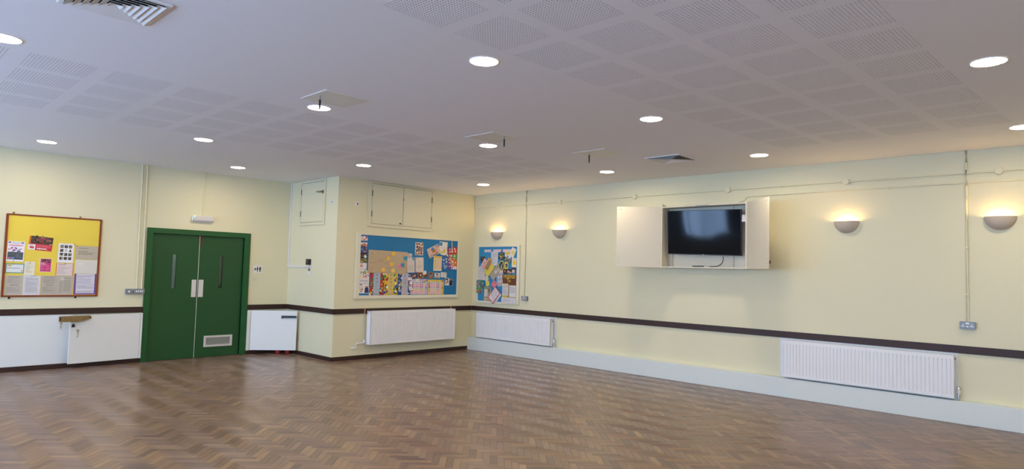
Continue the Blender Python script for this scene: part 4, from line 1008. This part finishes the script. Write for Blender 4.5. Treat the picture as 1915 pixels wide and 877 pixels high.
paper('white flyer with ring of coloured round faces, lower left '+BB, 'P', 6.112, 1.281, .192, .386, -.6, '#e3dcdc',
      [('e', .25, .88, .16, .06, '#6a4a86'), ('e', .25, .865, .10, .05, '#e9d8cb'), ('e', .52, .93, .13, .05, '#7fb23a'), ('e', .78, .89, .16, .055, '#e0942c'), ('e', .78, .875, .10, .045, '#ecd8c8'), ('e', .50, .82, .17, .06, '#2f9aa0'), ('e', .50, .805, .10, .045, '#efe0d4'), ('e', .85, .76, .15, .055, '#2f57a8'), ('e', .85, .745, .1, .045, '#ecd8c8'), ('e', .2, .73, .15, .055, '#e3c53a'), ('e', .2, .72, .10, .045, '#efe0d4'), ('e', .55, .70, .18, .065, '#c9303f'), ('e', .55, .68, .11, .05, '#efe0d4'),
       ('l', .08, .51, .9, .58, 2, '#5c6fae'), ('r', .05, .36, .3, .41, '#5a6bb2'), ('l', .4, .40, .9, .48, 3, '#b8b2b6'), ('l', .05, .275, .45, .30, 1, '#30303a'), ('r', .04, .02, .52, .26, '#e6dccf'), ('blobs', .08, .04, .48, .22, 8, .07, ['#3a2620', '#d59a3c', '#8a4a34', '#f0ebe6', '#b33a3a']), ('p', [(.58, .02), (.98, .02), (.95, .24), (.85, .30), (.72, .30), (.60, .22)], '#1e2f63'), ('e', .70, .29, .07, .03, '#c99a7a'), ('e', .86, .29, .07, .03, '#b98a6a')])
paper('wide brown kraft sheet of scattered handwriting '+BB, 'P', 6.578, 1.625, .818, .388, -.8, '#bfa98a',
      [('l', .05, .82, .12, .85, 1, '#4a4038'), ('l', .21, .875, .32, .90, 1, '#2e2a28'), ('l', .07, .66, .10, .69, 1, '#4a4038'), ('l', .04, .43, .19, .46, 1, '#5a5048'), ('l', .05, .17, .11, .20, 1, '#4a4038'), ('l', .26, .53, .37, .57, 1, '#b06a55'), ('l', .50, .79, .58, .82, 1, '#3e3732'), ('l', .42, .69, .47, .72, 1, '#3e3732'), ('l', .41, .40, .54, .43, 1, '#75695c'), ('l', .27, .22, .33, .24, 1, '#75695c'), ('l', .46, .21, .62, .24, 1, '#6a5e52'), ('l', .50, .11, .56, .14, 1, '#3e3732'), ('l', .69, .13, .72, .15, 1, '#3e3732'), ('l', .86, .82, .90, .84, 1, '#75695c'), ('l', .93, .2, .99, .5, 6, '#b89a78')]
      +[('p', [(.315+.075*math.cos(a), .55+.085*math.sin(a)), (.315+.075*math.cos(a+.3), .55+.085*math.sin(a+.3)), (.315+.071*math.cos(a+.3), .55+.078*math.sin(a+.3)), (.315+.071*math.cos(a), .55+.078*math.sin(a))], '#b5705c') for a in [i*.3142 for i in range(20)]], layer=4)
for u, v, r_, c, lab in ((6.679, 1.775, 1, '#e9bd4c', 'yellow sticky note at the top edge of the kraft sheet'), (6.575, 1.686, -3, '#e6b948', 'yellow sticky note second from the top on the kraft sheet'), (6.647, 1.590, -2, '#e8bd55', 'yellow sticky note in the middle of the kraft sheet'), (6.479, 1.490, -2, '#e8be58', 'yellow sticky note at the bottom left of the kraft sheet'), (6.681, 1.481, 6, '#ecc766', 'curled yellow sticky note at the bottom edge of the kraft sheet'), (6.941, 1.704, 0, '#2f93b5', 'blue sticky note at the right edge of the kraft sheet'), (6.821, 1.559, 15, '#ef86a8', 'pink sticky note on the kraft sheet beside a blue one'), (6.882, 1.581, 14, '#3f8fae', 'blue sticky note overlapping the pink one on the kraft sheet')):
    paper(lab, 'P', u, v, .074, .068, r_, c, [('l', .2, .4, .8, .6, 1, '#8a7a4a' if c[1] == 'e' and c != '#ef86a8' else '#3a4a6a')] if c in ('#ef86a8', '#2f93b5') else [], layer=5 if u != 6.882 else 6, lift=.006, name='sticky_note', cat='sticky note', group='sticky notes on the kraft sheet')
def strip(side, mid, figs): 
    pr = [('r', 0, 0, .26, 1, side), ('r', .74, 0, 1, 1, side), ('r', .26, 0, .74, 1, mid)]
    for i, c in enumerate(('#2f6fa8', '#c23a4a', '#8a4a6a', '#9ab04a', '#e0904a', '#e8a08a')):
        y = .90-.155*i; pr += [('e', .5, y, .07, .036, c), ('e', .5, y, .04, .02, mid), ('l', .34, y-.075, .66, y-.05, 1, '#8f9098')]
    pr += [('l', .30, .02, .70, .05, 1, '#55607a'), ('blobs', .02, .03, .24, .97, 22, .075, figs), ('blobs', .76, .03, .98, .97, 22, .075, figs)]
    return pr
paper('tall red sided poster with pale blue column '+BB, 'P', 6.362, 1.250, .286, .38, 0, '#b9332f', strip('#b5312f', '#a9bccb', ['#3f7a3a', '#e8e2da', '#2f6fb0', '#d9a03c', '#5a2f24', '#c44a3a', '#2f8f80', '#8a2a24']), layer=1)
paper('tall yellow poster with column of small round symbols '+BB, 'P', 6.653, 1.246, .280, .38, 0, '#e0b93a', strip('#e2b52c', '#d6bd68', ['#f1eee6', '#2f57a8', '#b9302f', '#3f8a3a', '#1f1c1c', '#8a4a2a', '#e8c85a']), layer=2)
paper('tall blue sided poster with lilac column '+BB, 'P', 6.912, 1.240, .215, .385, 0, '#27508f', [('r', .36, 0, 1, 1, '#b9b8c8')]+[('e', .68, .88-.155*i, .10, .036, c) for i, c in enumerate(('#2f6fa8', '#c23a4a', '#8a4a6a', '#9ab04a', '#e0904a', '#e8a08a'))]+[('e', .68, .88-.155*i, .06, .02, '#b9b8c8') for i in range(6)]+[('l', .44, .88-.155*i-.075, .92, .88-.155*i-.05, 1, '#84869a') for i in range(6)]+[('blobs', .02, .03, .33, .97, 34, .07, ['#e8e6e2', '#7f9fd0', '#d9b83c', '#1a2f66', '#c9a88a', '#6aa04a'])], layer=3)
paper('narrow dark blue picture strip beside the lilac column '+BB, 'P', 7.052, 1.250, .085, .375, 0, '#1f3f86', [('r', .1, .86, .8, .96, '#8a8ab8'), ('r', .1, .74, .9, .82, '#c9463f'), ('blobs', .05, .05, .95, .7, 14, .14, ['#3a66b0', '#d9b04a', '#e6e2dc', '#16295c'])], layer=1)
paper('small torn paper with doodles '+BB, 'P', 7.039, 1.762, .098, .062, -3, '#d8cbbd', [('blobs', .1, .1, .9, .9, 12, .06, ['#5a4a48', '#a08a80', '#3a3550'])], layer=2)
paper('white letter with blue corner square beside the kraft sheet '+BB, 'P', 7.072, 1.588, .165, .268, 2, '#d5ccc4', [('r', .72, .82, .96, .98, '#4f8fc0'), ('r', .55, .90, .70, .93, '#4a4a50'), ('l', .1, .1, .9, .5, 9, '#b5aca4')], layer=2, lift=.004)
paper('white letter with dark heading, second right of the kraft sheet '+BB, 'P', 7.264, 1.597, .185, .268, 2, '#d8cec4', [('t', 'TfL', .10, .90, .34, .96, '#4a2f4a') if False else ('l', .10, .90, .36, .96, 1, '#4a2f4a'), ('r', .42, .68, .50, .71, '#5a5050'), ('l', .15, .69, .35, .71, 1, '#a59c94'), ('l', .15, .25, .9, .52, 6, '#b5aca4'), ('r', .1, .08, .22, .10, '#6a6058')], layer=2, lift=.005)
ph = []
for r_ in range(4):
    for c_ in range(3): ph += [('blobs', .08+.31*c_, .06+.24*r_, .30+.31*c_, .22+.24*r_, 5, .08, ['#5a2f2a', '#8a4a44', '#2f2530', '#b08a78', '#6a3034'])]
paper('sheet of small reddish brown photographs, upper middle '+BB, 'P', 7.250, 1.885, .185, .232, 0, '#d8c8c0', ph+[('r', .28, .30, .62, .58, '#8a8078'), ('l', .3, .32, .6, .56, 6, '#4a4440')])
paper('tilted pink patterned card with a striped bee and blue wings '+BB, 'P', 7.584, 1.859, .285, .178, 25, '#d8b8a8',
      [('blobs', .03, .05, .97, .95, 50, .018, ['#8a4a4a', '#5a5a8a', '#b07a6a', '#4a6a4a']), ('e', .50, .76, .08, .13, '#2f7fd0'), ('e', .40, .74, .08, .12, '#2f7fd0'), ('p', [(.36, .34), (.62, .34), (.66, .5), (.60, .66), (.40, .66), (.34, .5)], '#e0a02c'), ('r', .40, .34, .44, .66, '#241c18'), ('r', .49, .34, .53, .66, '#241c18'), ('r', .58, .34, .62, .64, '#241c18'), ('r', .30, .08, .75, .16, '#3a3a2a'), ('e', .72, .24, .05, .07, '#c92f4a'), ('e', .18, .18, .05, .07, '#c96a8a'), ('e', .88, .86, .05, .08, '#2f57b0'), ('e', .07, .04, .07, .10, '#9aa06a')], layer=3)
paper('rounded white card with blue and yellow notes '+BB, 'P', 7.812, 1.915, .20, .252, -2.5, '#e6dcd4',
      [('r', .02, .68, .36, .95, '#3a8fc4'), ('p', [(.0, .12), (.45, .1), (.5, .28), (.1, .26)], '#c9d070'), ('r', .50, .20, .78, .46, '#e3bd4a'), ('l', .4, .9, .9, .95, 1, '#b0807a'), ('l', .1, .5, .4, .6, 2, '#c0b0b0'), ('e', .68, .56, .05, .04, '#8aa0c0')], layer=2, outline=[(0, .15), (.35, .02), (.7, 0), (.95, .08), (1.05, .25), (.98, .42), (1, 1), (0, 1)])
tb = [('r', .04, .86, .96, .98, '#e0b22c')]
for i in range(6):
    y = .76-.125*i; tb += [('r', .06, y-.05, .34, y+.055, '#e2c05a'), ('r', .06, y+.045, .94, y+.058, '#b98a4a')]+[('r', x, y-.03, x+.14, y+.03, '#d9a67a') for x in (.40, .60, .79)]
paper('white timetable with yellow rows and grid '+BB, 'P', 7.686, 1.632, .195, .270, -.5, '#e8e0d2', tb, layer=3)
fan = [('p', [(.40, .62), (1, .70), (1, .98), (.42, .98)], '#c9402f'), ('p', [(.40, .62), (.10, .98), (.42, .98)], '#5a4a8a'), ('r', .42, .90, .75, .99, '#3f5a9a'), ('p', [(.38, .62), (1, .40), (1, .70)], '#6f9a4a'), ('p', [(.38, .60), (.72, .02), (1, .02), (1, .40)], '#d9742c'), ('p', [(.36, .58), (.40, .02), (.76, .02)], '#7a3f86'), ('p', [(.02, .55), (.36, .58), (.42, .02), (.04, .02)], '#2f6fae')]
fan += [('r', x, y, x+s_*.72, y+s_*.58, '#e6dfd4') for x, y, s_ in ((.46, .86, .09), (.62, .88, .10), (.78, .86, .12), (.60, .74, .15), (.82, .76, .13), (.46, .74, .10), (.56, .56, .14), (.46, .60, .08), (.78, .56, .13), (.76, .46, .10), (.50, .44, .11), (.56, .36, .09), (.64, .30, .15), (.84, .28, .10), (.70, .20, .10), (.82, .10, .11), (.40, .40, .09), (.44, .28, .09), (.54, .24, .08), (.46, .12, .08), (.58, .12, .13), (.60, .03, .09), (.22, .42, .09), (.06, .38, .11), (.08, .24, .08), (.24, .30, .12), (.26, .44, .08), (.12, .14, .10), (.26, .12, .09), (.16, .05, .10))]
fan += [('r', .70, .02, .98, .14, '#e9e2e2'), ('e', .32, .62, .05, .05, '#e8dcd4')]
paper('big poster of radiating red, orange, green and purple wedges '+BB, 'P', 7.985, 1.742, .372, .44, .5, '#3f5a9a', fan, layer=1)
m = MB(); V = []; F = []
for k, (x, z) in enumerate(((0, .095), (-.006, .05), (.006, 0), (.004, -.05), (-.004, -.095))): V += [(x-.011, -.006-.002*math.sin(k), z), (x+.011, -.004+.002*math.sin(k), z)]
for k in range(4): F.append((2*k, 2*k+1, 2*k+3, 2*k+2))
m.add(V, F); m.add([(x, y+.001, z) for x, y, z in V], [f[::-1] for f in F]); loc, rz = at('P', 8.022, 1.965, .0165)
tag(m.build('ribbon', mat('yellow ribbon', (.75, .6, .25), .6), None, loc, rz), 'short yellow ribbon above the wedge poster '+BB, 'ribbon')
SK = ['#8a5a3a', '#5a3a2a', '#b07a4a', '#2f3f7a', '#d0a070']
paper('tilted snapshot with blue clothing, leftmost of three '+BB, 'P', 7.162, 1.399, .116, .088, 17, '#5a4030', [('p', [(.2, .2), (.8, .1), (.9, .8), (.3, .95)], '#2a3f8f'), ('e', .5, .5, .2, .22, '#c9a890'), ('blobs', .05, .05, .95, .95, 8, .08, SK)], layer=3)
paper('snapshot with a bright white spot, second of three '+BB, 'P', 7.284, 1.405, .106, .105, 6, '#9a5f38', [('e', .5, .5, .34, .34, '#1a1a1e'), ('e', .56, .52, .15, .16, '#e8ecec'), ('r', 0, 0, 1, .12, '#b0703f')], layer=4)
paper('tilted orange brown snapshot, third of three '+BB, 'P', 7.389, 1.411, .106, .075, 17, '#7a4a30', [('blobs', .1, .1, .9, .9, 10, .12, ['#b06a3a', '#d09a6a', '#40302a', '#8a2f2a'])], layer=3)
paper('small tilted white square above the snapshots '+BB, 'P', 7.385, 1.456, .080, .064, 20, '#e6e2dc', [], layer=5)
paper('upright orange photograph of a dark object '+BB, 'P', 7.534, 1.413, .094, .122, -2, '#a4693c', [('e', .5, .62, .26, .26, '#2a2a2c'), ('r', .34, .35, .70, .62, '#8a8f92'), ('e', .5, .66, .12, .11, '#50585c')], layer=1)
paper('small coloured drawing right of the orange photograph '+BB, 'P', 7.690, 1.409, .130, .094, -.5, '#dcd8d4', [('blobs', .08, .08, .92, .92, 18, .09, ['#d9903a', '#2f4f93', '#c44a3a', '#5a8f4a', '#2a2a3a', '#e0b890'])], layer=1)
paper('small white sketch card with a grey scribble '+BB, 'P', 7.844, 1.423, .146, .096, -2, '#d9d4cc', [('l', .4, .3, .6, .7, 4, '#77777c'), ('e', .86, .8, .06, .09, '#6a4a40')], layer=1)
paper('card of people, one in dark suit '+BB, 'P', 7.977, 1.292, .193, .137, -4.5, '#e0d8d4', [('r', .56, .02, .98, .98, '#1c2748'), ('e', .66, .82, .07, .10, '#b98a6a'), ('e', .86, .82, .07, .10, '#c09070'), ('blobs', .06, .1, .5, .75, 9, .09, ['#d9a03c', '#7a3a2a', '#e8d8c8', '#3a2a24', '#b03a3a']), ('r', .06, .82, .40, .93, '#3a3f5f'), ('r', .56, .02, .98, .10, '#101830')], layer=1)
def chart(bg, side, cols):
    pr = [('r', .04, .04, .84, .84, '#e3cdd0')]
    for i, c in enumerate(('#3a8fc4', '#d93f7a', '#7a3a8a', '#8fb84a', '#e8884a', '#e8a0b0')):
        y = .76-.132*i; pr += [('r', .05, y-.045, .15, y+.05, c)]+[('r', x, y-.025, x+.045, y+.03, c if i != 5 else '#c96a9a') for x in cols]+[('r', .53, y-.03, .61, y+.035, c), ('r', .64, y-.03, .72, y+.035, c), ('r', .80-.03, y-.02, .80, y+.02, '#a87a8a')]
    pr += [('e', .91, .45, .045, .06, '#6a3a7a'), ('e', .91, .45, .025, .03, side), ('l', .42, .90, .62, .94, 1, '#7a6a3a'), ('r', .86, .89, .97, .96, '#5a4a8a')]
    return pr
paper('alphabet style chart with lilac border and coloured symbol rows '+BB, 'P', 7.277, 1.199, .376, .275, -.4, '#c3bccd', chart('#c3bccd', '#c3bccd', (.20, .28, .34, .42)), layer=2)
paper('alphabet style chart with yellow border and coloured symbol rows '+BB, 'P', 7.662, 1.195, .382, .272, -.3, '#dcc25c', chart('#dcc25c', '#dcc25c', (.20, .30, .40)), layer=2)
paper('plain pale slip on the lilac chart '+BB, 'P', 7.226, 1.318, .085, .055, 1, '#d9d6cc', [], layer=4)
paper('pink slip with green blob on the lilac chart '+BB, 'P', 7.381, 1.307, .078, .064, 1, '#e6a8b4', [('e', .5, .28, .4, .22, '#6fae2c')], layer=4)
paper('white slip with red spot over the blue strip '+BB, 'P', 7.061, 1.341, .084, .056, 0, '#e2dad8', [('e', .7, .6, .1, .14, '#c94a5a')], layer=4)
paper('white slip with orange tab over the blue strip '+BB, 'P', 7.076, 1.271, .080, .058, -2, '#e4e0dc', [('r', 0, .1, .25, .9, '#d9603a')], layer=4)
paper('tilted white slip low on the blue strip '+BB, 'P', 7.080, 1.174, .075, .070, 18, '#dedad6', [('l', .2, .3, .8, .7, 3, '#b0acb0')], layer=4)
# ---- small blue pinboard
SB = 'on the small blue pinboard'
SP = lambda lab, u, v, w_, h, *a, **k: paper(lab+' '+SB, 'R', u, v, w_, h, *a, **k)
for s_, u, wd_ in (('DREAM', -8.834, .180), ('BELIEVE', -8.583, .212), ('ACHIEVE', -8.322, .216)):
    SP('white strip with the red word '+s_, u, 1.902+(.003 if u > -8.7 else 0), wd_, .047, .5, '#e9dde0', [('t', s_, .03, .12, .97, .88, '#cc4a5c')], layer=1)
SP('tilted cream card with yellow circle at top right', -8.166, 1.869, .118, .180, -25, '#e3dacb', [('e', .52, .5, .32, .22, '#e2cf62'), ('l', .2, .12, .7, .2, 1, '#a59c90'), ('l', .3, .85, .9, .92, 1, '#b0a090')], layer=4)
SP('upright cream card with a yellow circle below the tilted one', -8.128, 1.685, .116, .168, -1, '#e2dacb', [('e', .55, .48, .36, .28, '#e8cd2c'), ('l', .4, .42, .7, .54, 2, '#b59a2c'), ('l', .2, .86, .85, .92, 1, '#b0a090')], layer=3)
SP('white handwritten letter at the top centre', -8.650, 1.752, .182, .262, 0, '#d5d2d6', [('l', .08, .55, .92, .95, 10, '#8a8c98'), ('l', .08, .42, .92, .52, 3, '#8a8c98'), ('l', .08, .10, .92, .36, 7, '#7f87a4')], layer=1)
def badge(pts_bg, rim, inner): return [('p', pts_bg, rim)]
oct_ = [(.5+.5*math.cos(R(22.5+45*i)), .5+.5*math.sin(R(22.5+45*i))) for i in range(8)]
circ = [(.5+.5*math.cos(2*math.pi*i/20), .5+.5*math.sin(2*math.pi*i/20)) for i in range(20)]
diam = [(.5, 0), (.85, .15), (1, .45), (.9, .7), (.55, 1), (.45, 1), (.1, .7), (0, .45), (.15, .15)]
pear = [(.6, 0), (.85, .2), (1, .5), (.9, .8), (.65, .97), (.35, .97), (.1, .8), (0, .5), (.2, .25), (.45, .03)]
SP('navy diamond shaped cut-out badge with a yellow ring', -8.464, 1.807, .176, .170, 0, '#1c2452', [('e', .48, .5, .27, .33, '#c9c25a'), ('e', .48, .5, .23, .28, '#1a2030'), ('e', .46, .47, .12, .16, '#cfc65c'), ('e', .5, .54, .06, .07, '#1a2030'), ('e', .12, .5, .05, .05, '#d8d0b0'), ('e', .86, .5, .05, .05, '#d8d0b0'), ('e', .55, .9, .04, .05, '#e06a4a'), ('e', .42, .08, .04, .04, '#e08a5a')], layer=2, outline=diam, name='cut_out_badge', cat='badge')
SP('large navy and yellow pear shaped cut-out badge', -8.456, 1.620, .158, .205, 0, '#dcc545', [('p', [(.5+(x-.5)*.80, .5+(y-.5)*.82) for x, y in pear], '#1b2350'), ('blobs', .25, .35, .75, .75, 14, .06, ['#c9c25a', '#2f4a5a', '#8a9a4a', '#d88a6a']), ('p', [(.45, .15), (.58, .15), (.62, .5), (.40, .5)], '#c2b95a')], layer=3, outline=pear, name='cut_out_badge', cat='badge')
SP('small dark flower like cut-out badge between the two large ones', -8.357, 1.748, .092, .094, 0, '#2a3040', [('blobs', .2, .2, .8, .8, 14, .10, ['#b8b070', '#d8d0b0', '#5a7a4a', '#1b2350'])], layer=3, outline=oct_, name='cut_out_badge', cat='badge')
SP('small round navy and yellow cut-out badge on the right', -8.262, 1.717, .098, .094, 0, '#22284a', [('e', .5, .5, .40, .40, '#cfbf4a'), ('e', .5, .5, .33, .33, '#28345a'), ('blobs', .3, .3, .7, .7, 10, .07, ['#d8c85a', '#8a9a6a', '#b86a6a'])], layer=4, outline=circ, name='cut_out_badge', cat='badge')
SP('white sheet with yellow header and grey oval', -8.300, 1.815, .150, .125, -3, '#d9d8da', [('r', 0, .62, 1, 1, '#e3c93a'), ('l', .1, .72, .7, .82, 1, '#8a7a2a'), ('e', .48, .3, .16, .24, '#6f97ad')], layer=1)
SP('yellow card with a navy round badge print', -8.327, 1.629, .094, .138, -3, '#e0c634', [('e', .52, .48, .34, .28, '#20294f'), ('blobs', .35, .35, .7, .6, 6, .07, ['#c9a890', '#8a8a9a', '#c9b45a'])], layer=2)
SP('dark photograph in the upper left corner', -8.966, 1.735, .123, .118, 3, '#2f2a22', [('blobs', .05, .05, .95, .95, 16, .10, ['#8a6a3a', '#4a3a2a', '#1a1814', '#b08a4a'])], layer=1)
SP('pink patterned booklet hanging at the upper left', -8.915, 1.655, .115, .185, -29, '#d9a8b0', [('blobs', .05, .05, .95, .95, 26, .06, ['#e8d8d4', '#b5707a', '#c9a08a', '#8a5a6a', '#d8c0a8'])], layer=3, lift=.012)
SP('orange booklet hanging beside the pink one', -8.803, 1.660, .112, .225, -30, '#c98a34', [('r', .10, .10, .9, .9, '#d9b07a'), ('r', .30, .06, .86, .84, '#8a5a34'), ('r', .38, .12, .78, .78, '#a08a80'), ('l', .42, .2, .74, .7, 6, '#6a5a5a')], layer=4, lift=.014)
SP('folded yellow sheet hanging tilted beside the grey envelope', -8.778, 1.548, .155, .262, -42, '#dccb56', [('r', .0, .0, .38, 1, '#d2c04a')], layer=2, lift=.006)
SP('large grey envelope hanging tilted with a white label', -8.613, 1.488, .150, .272, -42, '#a89c8e', [('r', .30, .48, .72, .74, '#c9c3bd'), ('r', .50, .80, .90, .93, '#c2bab2'), ('r', .0, .0, .04, 1, '#95897c')], layer=4, lift=.006)
SP('pale letter with coloured writing at the left edge', -8.996, 1.472, .176, .256, -1.5, '#d6cfca', [('l', .1, .58, .9, .94, 6, '#7f9ab0'), ('l', .1, .40, .9, .52, 2, '#c08a8a'), ('l', .1, .08, .9, .34, 5, '#b5a5a8')], layer=2)
SP('small tilted cream envelope below the pale letter', -8.844, 1.369, .105, .098, -36, '#d9cbb2', [('l', .2, .35, .8, .65, 2, '#a08f7a')], layer=4)
SP('small yellow flap under the cream envelope', -8.812, 1.279, .098, .094, 16, '#dcc94c', [], layer=2)
SP('white sheet of black silhouette figures in rows', -8.480, 1.385, .172, .285, 9, '#d9d7da', [q for r_ in range(3) for c_ in range(4) for q in (('e', .14+.24*c_, .86-.31*r_, .05, .03, '#2a2a30'), ('r', .09+.24*c_, .68-.31*r_, .19+.24*c_, .83-.31*r_, '#26262c' if (r_+c_) % 3 else '#54505a'), ('r', .11+.24*c_, .60-.31*r_, .17+.24*c_, .68-.31*r_, '#4a3a34'))], layer=2)
SP('crumpled pink tissue paper shape', -8.626, 1.271, .118, .120, -37, '#d9748c', [('blobs', .1, .1, .9, .9, 12, .14, ['#e0849a', '#c95f78', '#e08a6a'])], layer=3, lift=.010)
SP('green card with coloured photographs at the left', -9.006, 1.212, .200, .245, 0, '#3f9a58', [('r', .02, .46, .54, .98, '#7a8a96'), ('blobs', .05, .48, .5, .95, 16, .09, ['#5a6a9a', '#c9a040', '#8a5a4a', '#3a3a44', '#b0a89a']), ('r', .60, .42, .98, .88, '#5a5a54'), ('blobs', .62, .45, .95, .85, 12, .09, ['#c0b8ac', '#2a3038', '#8a4a3a', '#4a6a8a']), ('r', .04, .02, .82, .32, '#8a7a60'), ('blobs', .08, .05, .78, .3, 16, .08, ['#b04a3a', '#d8c8a0', '#4a6a4a', '#3a3a3a', '#c09a50']), ('r', .84, 0, 1, .40, '#2787b8')], layer=1)
SP('newspaper page in a frame at the bottom', -8.814, 1.076, .190, .270, 1, '#b5a88c', [('r', .08, .30, .52, .82, '#ccc8c6'), ('r', .06, .86, .94, .97, '#4a6a58'), ('t', 'Guardian', .10, .88, .90, .96, '#c9c6a8') if False else ('l', .1, .88, .9, .95, 1, '#c9c6a8'), ('l', .56, .30, .92, .58, 6, '#8a7f6a'), ('r', .56, .60, .90, .82, '#6a6450'), ('blobs', .58, .62, .88, .8, 6, .07, ['#3a3a34', '#a89a7a']), ('r', .04, .24, .96, .27, '#4a4a5a'), ('r', .06, .08, .94, .20, '#c2a878')], layer=2)
SP('white sheet with thick red border hanging tilted at the bottom', -8.609, 1.068, .180, .282, -41, '#c62f3a', [('r', .07, .05, .93, .95, '#dad2d2'), ('l', .12, .30, .88, .90, 12, '#a9a3a8'), ('blobs', .15, .08, .85, .2, 5, .05, ['#b5705a', '#c99a8a', '#8a5a5a'])], layer=5, lift=.010)
SP('white sheet peeping out behind the red bordered one', -8.545, 1.030, .130, .240, -41, '#d2ccd0', [('l', .2, .1, .9, .9, 10, '#b0a8b4')], layer=2)
SP('dark photograph with orange glow, left of three', -8.362, 1.518, .078, .088, 0, '#241814', [('e', .55, .5, .3, .3, '#a8502c'), ('e', .62, .6, .10, .10, '#f0d8c0')], layer=3)
SP('dark photograph of a food tray, middle of three', -8.251, 1.518, .140, .090, -1, '#33221c', [('p', [(.1, .2), (.8, .1), (.75, .55), (.2, .7)], '#b08a6a'), ('e', .35, .6, .12, .15, '#cfc8d0'), ('e', .82, .3, .08, .18, '#d8cfc8'), ('r', .0, .0, 1, .08, '#3a5a8a')], layer=3)
SP('photograph with a pale note, right of three', -8.139, 1.541, .110, .100, -1, '#5a3a30', [('r', .15, .05, .75, .62, '#cfc8c8'), ('r', .1, .72, .95, .92, '#34405a'), ('r', .78, .05, .95, .6, '#a8603a')], layer=2)
SP('brown poster with yellow letters reading I PLEDGE TO', -8.236, 1.252, .356, .420, .3, '#6b3a24', [('t', 'I PLEDGE', .04, .835, .90, .985, '#f0d83c'), ('t', 'To', .34, .665, .58, .82, '#f0d83c'), ('r', .0, .0, .42, .6, '#d9bf4a')], layer=3)
SP('white typed page on the left of the brown pledge poster', -8.330, 1.176, .158, .235, -1, '#dcc46a', [('r', .02, .08, .97, .96, '#dad6d8'), ('l', .08, .12, .9, .92, 14, '#8a8890')], layer=5)
SP('white typed page on the right of the brown pledge poster', -8.148, 1.157, .176, .222, 0, '#d0b458', [('r', .03, .03, .97, .96, '#dcd8da'), ('l', .1, .35, .9, .9, 9, '#8f8c94')], layer=5)
SP('wide white sheet with yellow edge below the pledge poster', -8.226, .985, .382, .116, 0, '#d8bf5c', [('r', .015, .04, .985, .96, '#d8d4d8'), ('blobs', .06, .15, .94, .85, 22, .012, ['#8a88a4', '#a08a8a', '#6a6a80']), ('l', .1, .2, .6, .7, 4, '#b8b4bc')], layer=6)
